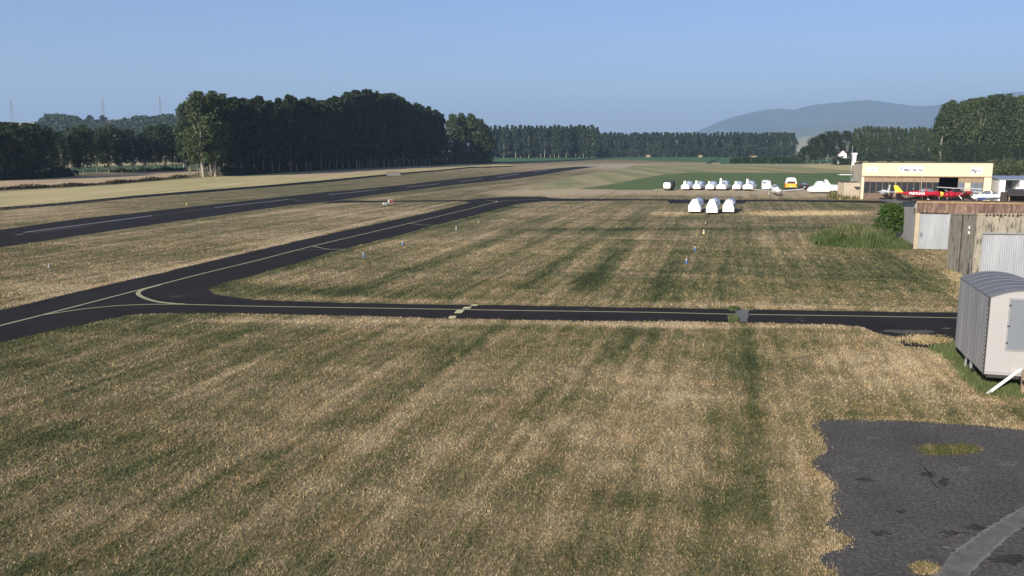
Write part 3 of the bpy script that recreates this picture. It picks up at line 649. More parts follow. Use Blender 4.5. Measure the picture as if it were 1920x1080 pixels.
for i in range(48):
    px_ = 1122 + i * 7.7 + random.uniform(-1.5, 1.5); yb = 293.3 + random.uniform(-.2, .2); p = G(px_, yb)
    K_far.put(p, h_for(px_, 248.5 + random.uniform(-1.5, 1.5), p.y), 'poplar in the long distant row on the horizon behind the trailers', 'poplars in the long distant row', random.uniform(.95, 1.2))
for i in range(40):
    px_ = 1125 + i * 9.3 + random.uniform(-2, 2); p = G(px_, 294.6)
    K_dbush.put(p, h_for(px_, random.uniform(274, 286), p.y), 'low tree in front of the long distant poplar row', 'low trees in front of the long distant row', random.uniform(.7, 1.0), 'low_tree')
for i, px_ in enumerate([1376,1386,1396,1407,1418,1430,1441,1452,1463,1474,1485,1496]):
    p = G(px_, 306); K_dbush.put(p, h_for(px_, random.uniform(292.5, 296), p.y), 'dark round bush in the short hedge at the far end of the straw strip', 'bushes of the short hedge beyond the crop', 1.0)
# trees left of and behind the hangar
for px_, by_, top, wd, k, lab in ((1512,305,276,.9,K_dbush,'small dark bush at the left end of the tree group by the white house'),(1524,306,258,.9,K_left,'dark conical tree left of the white house'),(1538,307,252,.9,K_left,'broad dark tree just left of the white house'),(1550,303,247,.9,K_left,'olive topped tree behind the dark tree by the white house'),
      (1563,302,246,.8,K_left,'tree directly behind the small white house'),(1583,302,246,.8,K_left,'tree between the white house and the white tower'),(1597,301,248,.7,K_lit,'tree just right of the white tower')):
    p = G(px_, by_); k.put(p, h_for(px_, top, p.y), lab, None, wd, 'broadleaf_tree' if k is not K_dbush else 'bush')
for i in range(22):
    px_ = 1600 + i * 7.4 + random.uniform(-1.5, 1.5); p = G(px_, 301 + random.uniform(-.3, .3) + i * .04)
    K_full.put(p, h_for(px_, lookup([(1600,240),(1625,234),(1660,236),(1700,240),(1720,237),(1760,240)], px_) + random.uniform(-1, 2), p.y), 'poplar with a pale trunk in the row behind the cream hangar', 'poplars in the row behind the hangar', .8)
rt = [(1745,225),(1752,206),(1765,192),(1800,186),(1830,180),(1870,177),(1960,178),(2100,180)]
for row in range(3):
    for i in range(11 - row):
        px_ = 1762 + i * 17 + row * 8 + random.uniform(-3, 3); p = G(px_, 313 - row * 3)
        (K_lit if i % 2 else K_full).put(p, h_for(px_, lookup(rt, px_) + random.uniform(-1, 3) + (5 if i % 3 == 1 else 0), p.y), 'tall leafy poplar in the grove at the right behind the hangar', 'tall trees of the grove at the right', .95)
for i in range(14):
    px_ = 1770 + i * 14; p = G(px_, 316); K_left.put(p, h_for(px_, random.uniform(262, 275), p.y), 'shorter leafy tree at the foot of the grove on the right', 'shorter trees at the foot of the right grove', .8)
for i in range(13):
    px_ = 1862 + (i % 7) * 11 + random.uniform(-3, 3); p = G(px_, 324 + (i // 7) * 9)
    K_bush.put(p, h_for(px_, random.uniform(298, 304) + (i // 7) * 12, p.y), 'pale olive shrub on the slope right of the hangar', 'olive shrubs right of the hangar', 1.0)
for px_, yb, top in ((1614,303,297.5),(1634,304,297.5),(1641,304,298),(1668,305,299),(1690,305,300)):
    p = G(px_, yb); K_dbush.put(p, h_for(px_, top, p.y), 'dark bush showing above the hangar roofline', 'bushes above the hangar roofline', 1.1)
# the small tree beside the garages
p = G(1667, 452)
K_small = Kind('young_tree', 4, 1.3, 1.6, 3600, .20, prof_egg, 'leaf_fresh', 'bark_pale', clumps=42, variants=1, r0=.05, limbs=4, seed=131)
K_small.put(p, h_for(1667, 383, p.y), 'small bright green tree with a double trunk left of the wooden garage', None, 1.0)

# ---------------------------------------------------------------- hills and mountains
def ridge(name, tab, dist, depth, base_y, m, seed, rough=6, ext=True):
    xs_ = np.arange(tab[0][0], tab[-1][0] + 1, 4.0); r = np.random.default_rng(seed); nz = r.normal(size=(3, len(xs_) + 8))
    rows = 26; Xg = np.zeros((rows, len(xs_))); Yg = np.zeros_like(Xg); Zg = np.zeros_like(Xg)
    bumps = r.uniform(0, 6.28, (6,))
    for j in range(rows):
        t = j / (rows - 1)
        for i, px_ in enumerate(xs_):
            yy_ = dist - depth * (1 - t); x = (px_ - 960) / F * yy_; yc = dist - depth * .2
            hh = h_for(px_, lookup(tab, px_), yc)
            prof_ = math.sin(t / .8 * math.pi / 2) ** 1.15 if t < .8 else 1 - (t - .8) * 1.5
            und = rough * max(0, math.sin(min(1, t / .8) * math.pi)) * (math.sin(x / 190 + t * 9 + bumps[0]) + .6 * math.sin(x / 77 + t * 17 + bumps[1]) + .8 * math.sin(x / 410 - t * 6))
            Xg[j, i] = x; Yg[j, i] = dist - depth * (1 - t); Zg[j, i] = max(-2, hh * prof_ + und * min(1, max(0, hh) / 60) * (1 - prof_) * 2) if j else -3
    o = grid_obj(name, Xg, Yg, Zg, m); return tag(o, kind='structure')
M['mount'] = field_mat('forested mountain', (.025, .045, .025), (.06, .085, .045), .004, 0, .3, .02)
M['foothill'] = field_mat('foothill woods and fields', (.05, .08, .04), (.16, .16, .10), .006, 0, .3, .02)
M['hillfield'] = field_mat('hill pasture', (.30, .28, .16), (.42, .37, .22), .02, 0, .3, .1)
ridge('mountains', [(1290,262),(1305,246),(1322,237),(1340,229),(1370,219),(1400,211.5),(1430,206),(1450,204),(1466,205),(1478,206.5),(1500,200),(1520,196),(1560,192.5),(1590,189.5),(1610,188),(1640,191),(1665,195),(1700,199),(1730,199),(1745,197),(1780,191),(1830,183),(1880,173),(1930,171),(1990,176),(2200,190),(2600,230)], 11000, 2600, 0, M['mount'], 3, 45)
ridge('foothills', [(1380,272),(1410,252),(1440,241),(1470,237),(1500,236),(1560,232.5),(1600,233),(1650,236),(1700,240),(1800,242),(2000,243),(2400,262)], 7600, 1200, 0, M['foothill'], 5, 10)
ridge('far_straw_slope', [(1440,272),(1480,262),(1500,256),(1540,255),(1580,258),(1620,268)], 4200, 700, 0, M['hillfield'], 6, 1)
hill_tab = [(-900,240),(-200,236),(0,233.5),(40,231),(85,230),(130,229),(175,228.5),(215,225),(260,222.5),(335,222),(420,226),(520,240),(640,262),(720,276)]
ridge('hill', hill_tab, 1300, 420, 0, M['hillfield'], 8, 2)
def hillwood(segs, name, label):
    P = []
    for x0, x1, t0, t1, n in segs:       # px range, top rows, count of leaf clusters
        px_ = rng.uniform(x0, x1, n); tt = rng.uniform(0, 1, n)
        for a, t in zip(px_, tt):
            top = lookup(t0, a); yrow = top + (t1 - top) * t
            d = 1130 - 250 * t; P.append(((a - 960) / F * d, d + rng.uniform(-12, 12), max(2, h_for(a, yrow, d))))
    V = leaf_quads(np.array(P), 5.5); o = face_soup(name, V, M['leaf_far']); return tag(o, label, 'woodland', kind='stuff')
hillwood([(86,185,[(86,240),(95,228),(105,219),(120,214.5),(140,217),(155,221),(165,226),(185,232)],268,3600),(180,215,[(180,227),(215,228)],268,1300),(205,345,[(205,240),(230,228),(250,225),(275,221),(290,219),(300,223),(312,219),(330,216),(345,222)],268,4000)], 'hillside_wood', 'bluish wood covering the hillside behind the left trees')
K_hill = Kind('hill_tree', 12, .5, 5.2, 600, 1.6, prof_round, 'leaf_far', clumps=20, variants=2, seed=200)
for px_, top, lab in ((184,217,'left of two round trees standing on the hill crest'),(207,217,'right of two round trees standing on the hill crest'),(268,217,'lone small round tree on the crest right of the pair'),(302,218,'round tree on the crest beside the steep roofed house')):
    d = 1170; zb = h_for(px_, 236, d); K_hill.put(((px_ - 960) / F * d, d, zb), h_for(px_, top, d) - zb, lab, None, .95)

# ---------------------------------------------------------------- haze
hz, n_, l_, b_ = nodes_of('haze'); n_.remove(b_)
pv = n_.new('ShaderNodeVolumePrincipled'); pv.inputs['Color'].default_value = (.52, .73, 1.0, 1); pv.inputs['Density'].default_value = .00012; pv.inputs['Anisotropy'].default_value = .1
l_.new(pv.outputs[0], n_['Material Output'].inputs['Volume'])
tag(MB().box(-17000, 17000, -700, 19000, -8, 860).build('haze', hz), kind='stuff')

# ---------------------------------------------------------------- more materials
M['white'] = paint('white fibreglass', (.80, .80, .78), .35, .04, 1.2, dirt=(.55,.54,.5), dirt_amt=.12)
M['hood'] = paint('shade toned hood gelcoat', (.36, .42, .50), .3, .08, 1.2)  # white hoods painted bluish grey for shade and reflected sky
M['grey_white'] = paint('greyish white gelcoat', (.62, .66, .70), .35, .06, 1.2)
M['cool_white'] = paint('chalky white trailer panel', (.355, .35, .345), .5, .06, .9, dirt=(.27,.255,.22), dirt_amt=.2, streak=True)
M['rubber'] = paint('black rubber', (.02, .02, .02), .8, .2, 5)
M['dark'] = paint('dark steel chassis', (.03, .03, .03), .6, .2, 4)
M['steel'] = paint('galvanised steel', (.42, .43, .44), .4, .1, 4, metal=.6)
M['red'] = paint('red aircraft paint', (.42, .010, .025), .3, .06, 2)
M['yellow_p'] = paint('yellow aircraft paint', (.85, .60, .06), .3, .05, 2)
M['blue_p'] = paint('navy aircraft paint', (.02, .05, .22), .3, .06, 2)
M['van_yellow'] = paint('orange yellow van paint', (.85, .42, .03), .3, .05, 2)
M['glass'] = glassy('dark glass'); M['glass_blue'] = glassy('bluish glass', (.11, .135, .16), .2)
M['light_red'] = paint('red lamp plastic', (.35, .01, .01), .3, .1, 4)
M['cream'] = paint('cream painted sheet', (.56, .525, .37), .6, .07, .7, dirt=(.38, .32, .2), dirt_amt=.12)
M['cream_side'] = paint('cream rendered wall', (.60, .53, .38), .8, .1, 1, dirt=(.35, .3, .2))
M['brown_door'] = paint('brown door panels', (.20, .13, .085), .6, .12, 1.2, dirt=(.1,.06,.04))
M['tan_panel'] = paint('tan translucent panels', (.27, .19, .12), .6, .15, 1.2)
M['brown_low'] = paint('dark brown door boards', (.13, .085, .06), .7, .15, 1.2, dirt=(.22,.15,.1))
M['roof_dark'] = paint('dark roof felt', (.05, .04, .035), .9, .25, 2)
M['container'] = paint('weathered beige container', (.42, .36, .27), .7, .12, 1.2, dirt=(.2, .13, .08), dirt_amt=.3)
M['interior'] = paint('dark hangar interior', (.035, .03, .03), .9, .2, 1)
M['wood_red'] = paint('weathered red boards', (.13, .078, .058), .8, .55, 2.6, dirt=(.36, .27, .2), dirt_amt=.8, streak=True)
M['roof_tile'] = paint('mossy tan roof edge', (.30, .20, .12), .9, .25, 3, dirt=(.12,.09,.05))
M['garage_wall'] = paint('grey rendered wall', (.44, .42, .375), .9, .12, 1.2, dirt=(.15,.14,.12), streak=True)
M['pillar'] = paint('pale concrete pillar', (.40, .34, .24), .9, .2, 2, dirt=(.25,.2,.14), streak=True)
M['stained'] = paint('stained raw concrete', (.30, .275, .21), .95, .25, 2.6, dirt=(.06, .055, .048), dirt_amt=1.3, bmp=.5, streak=True)
def corrug(name, c, c2, pitch=.18):
    m, n, l, b = nodes_of(name); v = coords(n, l, 'Object')
    w = n.new('ShaderNodeTexWave'); w.wave_type = 'BANDS'; w.bands_direction = 'X'; w.inputs['Scale'].default_value = 2 * math.pi / pitch / 20 ; w.inputs['Distortion'].default_value = 0
    l.new(v, w.inputs['Vector']); t = add_noise(n, l, 1.2, 5, coords(n, l, 'Object', (1, 1, .15)), .65)
    l.new(ramp(n, l, t.outputs[0], [(.3, c), (.7, c2)]), b.inputs['Base Color']); b.inputs['Roughness'].default_value = .5
    return m
M['corr'] = corrug('pale blue corrugated sheet', (.25, .27, .29), (.38, .40, .42))
M['tarp'] = paint('grey tarpaulin', (.36, .355, .345), .55, .08, 1.5, dirt=(.14, .14, .14), dirt_amt=.2, streak=True)
M['tarp_roof'] = paint('dark grey tarpaulin roof', (.165, .168, .172), .62, .16, .9, dirt=(.22,.22,.22), dirt_amt=.3)
M['panel_grey'] = paint('grey shutter panel', (.17, .19, .215), .35, .06, 1.5)
M['timber'] = paint('weathered timber', (.30, .22, .15), .9, .2, 3, streak=True)
M['blue_plastic'] = paint('blue plastic', (.03, .12, .30), .5, .1, 4)
M['sign_white'] = paint('white sign panel', (.74, .74, .80), .5, .04, 2)
M['ink'] = paint('dark sign ink', (.04, .04, .07), .6, .1, 4)
M['ink_grey'] = paint('faded sign ink', (.22, .22, .28), .6, .1, 4)
M['lattice'] = paint('grey lattice steel', (.22, .22, .22), .6, .1, 1)
M['house_wall'] = paint('white house wall', (.80, .80, .78), .8, .05, 1); M['tile'] = paint('brown roof tiles', (.18, .10, .07), .8, .2, 1)
M['prop_dark'] = paint('dark propeller', (.04, .04, .04), .4, .1, 3)

def text_mesh(s, size, name, m, parent, loc, rot, extrude=.01):
    cu = bpy.data.curves.new('t', 'FONT'); cu.body = s; cu.size = size; cu.extrude = extrude; cu.align_x = 'CENTER'; cu.align_y = 'CENTER'; cu.offset = size * .035
    to = bpy.data.objects.new('t', cu); col.objects.link(to)
    me = bpy.data.meshes.new_from_object(to.evaluated_get(bpy.context.evaluated_depsgraph_get())); bpy.data.objects.remove(to)
    me.materials.clear(); me.materials.append(m); o = mesh_obj(name, me, parent); kids.setdefault(parent.name, []).append(o)
    o.location = loc; o.rotation_euler = rot; return o
def wheel(mb, x, y, r, w, axis='x'):
    d = Vector((w / 2, 0, 0)) if axis == 'x' else Vector((0, w / 2, 0)); c = Vector((x, y, r)); mb.tube(c - d, c + d, r, r, 14); return mb

# ---------------------------------------------------------------- glider trailers (local y runs from the near, tail end to the far end)
def ring(y, wb, wt, zb, h, sh):   # rounded bridge section
    a, b = wb / 2, wt / 2
    return [(-a, y, zb), (a, y, zb), (a, y, zb + sh), (a * .55 + b * .45, y, zb + sh + (h - sh) * .62), (b * .8, y, zb + h - .02), (-b * .8, y, zb + h - .02), (-a * .55 - b * .45, y, zb + sh + (h - sh) * .62), (-a, y, zb + sh)]
def trailer_base(t, L, w, wheel_y):
    MB().box(-w*.42, w*.42, .15, L - .2, .24, .33).build('chassis', M['dark'], t)
    for sx in (-1, 1):
        for yy in (wheel_y, wheel_y + .62): wheel(MB(), sx * (w / 2 - .13), yy, .29, .18).build('wheel', M['rubber'], t)
    MB().bar((-.35, L - .2, .36), (0, L + 1.1, .42), .07, .07).bar((.35, L - .2, .36), (0, L + 1.1, .42), .07, .07).build('drawbar', M['steel'], t)
    for sx in (-1, 1): MB().box(sx*w*.36-.09, sx*w*.36+.09, -.03, .02, .48, .56).build('tail_light', M['light_red'], t)
def fin_trailer(label, loc, rz, w=1.75, hb=1.05, fin=1.9, fx=0.0, dome=1.85, L=7.6, fw=.42, sign=False, group=None):
    t = thing('glider_trailer', label, 'trailer', loc, rz, group)
    MB().loft([ring(0, w*.96, w*.5, .34, hb-.08, hb*.55), ring(.5, w, w*.55, .34, hb - .02, hb*.6), ring(3.4, w, w*.62, .34, hb + .02, hb*.65), ring(6.8, w, w*.7, .34, hb, hb*.65), ring(L, w*.8, w*.5, .34, hb*.8, hb*.5)], smooth=False).build('body', M['white'], t, .04)
    def hood(y, ww, z1): return [(ww/2*math.cos(a), y, hb + .05 + (z1 - hb - .05)*math.sin(a)**.8) for a in [math.pi*k/8 for k in range(9)]]
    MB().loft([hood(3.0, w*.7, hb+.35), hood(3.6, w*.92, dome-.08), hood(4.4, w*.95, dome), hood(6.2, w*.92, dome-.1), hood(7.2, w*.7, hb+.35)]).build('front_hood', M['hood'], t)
    zt = .34 + hb
    MB().loft([[(fx-fw*.62, .02, zt-.12),(fx+fw*.62,.02,zt-.12),(fx+fw*.62,1.7,zt-.1),(fx-fw*.62,1.7,zt-.1)],[(fx-fw/2,.05,zt+.1),(fx+fw/2,.05,zt+.1),(fx+fw/2,1.4,zt+.1),(fx-fw/2,1.4,zt+.1)],[(fx-fw*.44,.10,fin),(fx+fw*.44,.10,fin),(fx+fw*.44,.95,fin),(fx-fw*.44,.95,fin)]], smooth=False).build('fin_housing', M['white'], t, .03)
    trailer_base(t, L, w, 3.6)
    if sign: MB().box(-.35, .45, -.02, .01, .92, 1.06).build('lettering_strip', M['ink_grey'], t)
    return t
G_row = 'glider trailers parked in a row at the edge of the green crop'
TR = -FRAME
ROW = [ # px left, px right of near face, base y, top of fin y, label, extra
 (1276,1292,357.3,339.3,'white finned glider trailer, leftmost finned one in the long row by the crop',{}),
 (1298.5,1313,357.0,338.8,'white glider trailer with a dark lettering strip on its low end, long row',{'sign':True}),
 (1322,1338,357.5,340,'low white glider trailer with a short fin box, left of the tallest fin',{}),
 (1342,1361,357.5,334.6,'broad white glider trailer with the tallest fin box in the long row',{'dome':2.05}),
 (1372.5,1388,357.5,340,'narrow white glider trailer with steep shoulders, left of the second tall fin',{'fw':.5}),
 (1392,1411,357.8,335.6,'broad white glider trailer with a tall fin box next to the parked propeller plane',{'dome':2.0})]
for x0, x1, yb, yt, lab, kw in ROW:
    p = G((x0 + x1) / 2, yb); s = F * CP / (p.y) if False else (yb - Y0) / HC
    fin_trailer(lab, (p.x, p.y, 0), -R(22), w=(x1 - x0) / s * 1.0, fin=h_for((x0+x1)/2, yt, p.y), group=G_row, fx=-.12, **kw)
# box trailer with a bluish front panel
p = G(1436, 357.5); t = thing('glider_trailer', 'boxy white glider trailer with a bluish upper panel behind the plane wing', 'trailer', p, TR, G_row)
MB().loft([ring(0, 1.6, 1.4, .34, .8, .6), ring(.3, 1.6, 1.3, .34, 1.7, .8), ring(6.5, 1.6, 1.3, .34, 1.7, .8)], smooth=False).build('body', M['white'], t, .03)
MB().box(-.65, -.05, .1, .16, 1.15, 1.85).build('front_panel', M['glass_blue'], t); MB().box(.05,.45,-.1,.9,1.2,2.05).build('fin_housing', M['white'], t); trailer_base(t, 6.5, 1.6, 3.2)
# dark covered tank trailer at the left end
p = G(1250, 357.8); t = thing('covered_trailer', 'small trailer with rounded white tail and dark covered body, left end of long row', 'trailer', p, TR - .15)
rr = lambda y, w, h, z: [(w/2*math.copysign(abs(math.cos(a))**.5, math.cos(a)), y, z + h/2*math.copysign(abs(math.sin(a))**.5, math.sin(a))) for a in [k*math.pi/8 for k in range(16)]]
MB().loft([rr(-.12, 1.25, 1.0, 1.08), rr(0, 1.55, 1.3, 1.08), rr(.5, 1.6, 1.35, 1.08)]).build('tail_shell', M['white'], t)
MB().loft([rr(.5, 1.66, 1.4, 1.1), rr(3.6, 1.9, 1.6, 1.2), rr(4.1, 1.4, 1.2, 1.1)]).build('cover', M['roof_dark'], t)
MB().loft([[(.1,1.2,1.7),(.7,1.2,1.7),(.7,2.4,1.7),(.1,2.4,1.7)],[(.3,1.5,2.25),(.5,1.5,2.25),(.5,1.9,2.25),(.3,1.9,2.25)]], smooth=False).build('hoist_post', M['dark'], t)
trailer_base(t, 4.2, 1.7, 1.9)
# three wedge tailed trailers in front
def wedge_trailer(label, loc, rz, w, H, panel):
    t = thing('glider_trailer', label, 'trailer', loc, rz, 'three wedge tailed glider trailers on the grass')
    def sec(y, wb, wt, h, zb=.26): return [(-wb/2,y,zb),(wb/2,y,zb),(wb/2*.98,y,zb+min(.46,h*.5)),(wt/2,y,h),(-wt/2 - .12,y,h),(-wb/2*.98,y,zb+min(.46,h*.5))]
    MB().loft([sec(0, w, w*.86, 1.02), sec(.08, w*1.01, w*.86, 1.08), sec(1.5, w*1.02, w*.34, H-.03), sec(2.0, w*1.02, w*.34, H-.03), sec(7.6, w*.95, w*.5, 1.35)], smooth=False).build('body', M['white'], t, .04)
    def hd(y, ww, z1): return [(ww/2*math.cos(a)*(1.0) + .18, y, 0.72 + (z1 - .72)*max(0,math.sin(a))**.5) for a in [math.pi*k/10 for k in range(11)]]
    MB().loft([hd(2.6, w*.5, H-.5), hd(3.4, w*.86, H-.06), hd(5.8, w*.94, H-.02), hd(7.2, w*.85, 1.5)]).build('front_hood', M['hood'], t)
    # side window / cover panel on the right roof slope
    if panel == 'frame':
        MB().loft([[(w*.06,1.2,1.78),(w*.42,1.2,1.12),(w*.47,3.6,1.22),(w*.28,3.6,2.02)],[(w*.09,1.18,1.84),(w*.45,1.18,1.18),(w*.5,3.6,1.28),(w*.31,3.6,2.08)]], smooth=False).build('hatch_frame', M['panel_grey'], t)
        MB().loft([[(w*.12,1.45,1.78),(w*.40,1.45,1.26),(w*.46,3.4,1.34),(w*.30,3.4,2.00)],[(w*.16,1.44,1.86),(w*.44,1.44,1.34),(w*.5,3.4,1.42),(w*.34,3.4,2.08)]], smooth=False).build('hatch', M['sign_white'], t)
    else:
        MB().loft([[(w*.30,1.6,1.45),(w*.45,1.6,1.18),(w*.48,2.6,1.2),(w*.38,2.6,1.62)],[(w*.34,1.58,1.5),(w*.49,1.58,1.23),(w*.52,2.6,1.25),(w*.42,2.6,1.67)]], smooth=False).build('vent_hatch', M['glass_blue'], t)
    trailer_base(t, 7.6, w, 3.6)
    return t
for x0, x1, yb, yt, lab, pn in ((1290,1313,400.6,372.5,'white wedge tailed glider trailer, left one of the three on the grass','vent'),(1323.5,1345,402.6,372.7,'white wedge tailed glider trailer, middle one of the three, parked nearest','vent'),(1354.5,1376,401,373.5,'white wedge tailed glider trailer with a grey framed roof hatch','frame')):
    p = G((x0 + x1) / 2, yb); s = (yb - Y0) / HC; wedge_trailer(lab, (p.x, p.y, 0), TR - .02, (x1 - x0) / s, h_for((x0+x1)/2, yt, p.y + 2), pn)
# trailer lying broadside right of the black car, and one behind it
p = G(1514, 362.6); t = thing('glider_trailer', 'white glider trailer parked broadside between the black car and the container', 'trailer', p, R(3))
def sx(x, w, zb, h): return [(x, -w/2, zb), (x, w/2, zb), (x, w/2, h*.75), (x, w*.3, h), (x, -w*.3, h), (x, -w/2, h*.75)]
MB().loft([sx(0,.8,.42,.9), sx(.35,1.3,.36,1.2), sx(1.2,1.6,.34,1.5), sx(4.6,1.7,.34,1.6), sx(5.6,1.6,.5,1.55), sx(6.0,1.3,.8,1.35)], smooth=False).build('body', M['white'], t, .05)
for xx in (4.3, 4.95): wheel(MB(), xx, -.75, .3, .2, 'y').build('wheel', M['rubber'], t); 
MB().box(.4, 5.2, -.5, .5, .26, .34).build('chassis', M['dark'], t); MB().bar((.2, 0, .4), (-1.1, 0, .42), .08, .08).build('drawbar', M['steel'], t)
p = G(1526, 357.6); t = thing('glider_trailer', 'white finned glider trailer mostly hidden behind the broadside trailer', 'trailer', p, R(3))
MB().loft([sx(0,1.0,.5,1.2), sx(.6,1.5,.36,1.95), sx(1.6,1.6,.34,2.0), sx(2.4,1.6,.34,1.35), sx(5.2,1.4,.36,1.2)], smooth=False).build('body', M['grey_white'], t, .05)
MB().hexa([(2.3,-.2,1.3),(3.4,-.2,1.3),(3.4,.2,1.3),(2.3,.2,1.3),(2.1,-.14,2.3),(2.6,-.14,2.3),(2.6,.14,2.3),(2.1,.14,2.3)]).build('fin_housing', M['white'], t); wheel(MB(), 3.2, -.7, .3, .2, 'y').build('wheel', M['rubber'], t)

# ---------------------------------------------------------------- vehicles seen from behind (local y forward, away from camera)
def van():
    p = G(1483, 355.7); t = thing('van', 'yellow van with a high white roof parked behind the propeller plane', 'van', p, TR)
    w = 2.3
    def sc(y, a, b, z0, z1): return [(-a/2,y,z0),(a/2,y,z0),(b/2,y,z1),(-b/2,y,z1)]
    MB().loft([sc(0,w,w,.35,1.3), sc(4.3,w,w,.35,1.25), sc(4.9,w*.9,w*.92,.4,1.0)], smooth=False).build('body', M['van_yellow'], t, .06)
    MB().loft([[(-w/2,0.02,1.30),(w/2,.02,1.30),(w/2,3.9,1.30),(-w/2,3.9,1.30)],[(-w*.43,.12,2.0),(w*.43,.12,2.0),(w*.43,3.3,2.0),(-w*.43,3.3,2.0)],[(-w*.36,.25,2.45),(w*.36,.25,2.45),(w*.36,2.9,2.45),(-w*.36,2.9,2.45)],[(-w*.2,.5,2.55),(w*.2,.5,2.55),(w*.2,2.5,2.55),(-w*.2,2.5,2.55)]], smooth=False).build('high_roof', M['white'], t, .05)
    MB().hexa([(-w*.38,-.03,1.32),(w*.38,-.03,1.32),(w*.38,.1,1.32),(-w*.38,.1,1.32),(-w*.36,.04,1.78),(w*.36,.04,1.78),(w*.36,.16,1.78),(-w*.36,.16,1.78)]).build('rear_window', M['glass'], t)
    for s in (-1, 1):
        MB().box(s*w*.45-.07, s*w*.45+.07, -.03, .03, .75, 1.15).build('tail_light', M['light_red'], t)
        for yy in (.9, 3.9): wheel(MB(), s*(w/2-.12), yy, .33, .22).build('wheel', M['rubber'], t)
    MB().box(-w*.47, w*.47, -.08, .0, .36, .52).build('bumper', M['dark'], t)
    MB().box(-.25,.25,-.035,-.005,.6,.72).build('number_plate', M['sign_white'], t)
van()
def car():
    p = G(1508, 355); t = thing('car', 'small black car parked between the yellow van and the white trailer', 'car', p, TR)
    w = 1.75
    def sc(y, a, b, z0, z1): return [(-a/2,y,z0),(a/2,y,z0),(a/2,y,z0+.45),(b/2,y,z1),(-b/2,y,z1),(-a/2,y,z0+.45)]
    bl = paint('black car paint', (.012, .014, .022), .2, .1, 2)
    MB().loft([sc(0,w*.94,w*.85,.3,.9), sc(.1,w,w*.88,.26,.98), sc(2.8,w,w*.88,.25,.98), sc(3.9,w*.9,w*.75,.28,.75)], smooth=False).build('body', bl, t, .05)
    MB().loft([[(-w*.44,.15,.96),(w*.44,.15,.96),(w*.44,2.9,.96),(-w*.44,2.9,.96)],[(-w*.34,.6,1.42),(w*.34,.6,1.42),(w*.34,2.1,1.42),(-w*.34,2.1,1.42)]], smooth=False).build('cabin', bl, t, .05)
    MB().hexa([(-w*.36,.16,1.0),(w*.36,.16,1.0),(w*.36,.4,1.0),(-w*.36,.4,1.0),(-w*.3,.48,1.34),(w*.3,.48,1.34),(w*.3,.7,1.34),(-w*.3,.7,1.34)]).build('rear_window', M['glass_blue'], t)
    for s in (-1, 1):
        MB().box(s*w*.4-.1, s*w*.4+.1, -.02, .05, .62, .8).build('tail_light', M['light_red'], t)
        for yy in (.75, 3.1): wheel(MB(), s*(w/2-.1), yy, .3, .2).build('wheel', M['rubber'], t)
    MB().box(-.25,.25,-.03,.02,.45,.56).build('number_plate', M['sign_white'], t)
car()

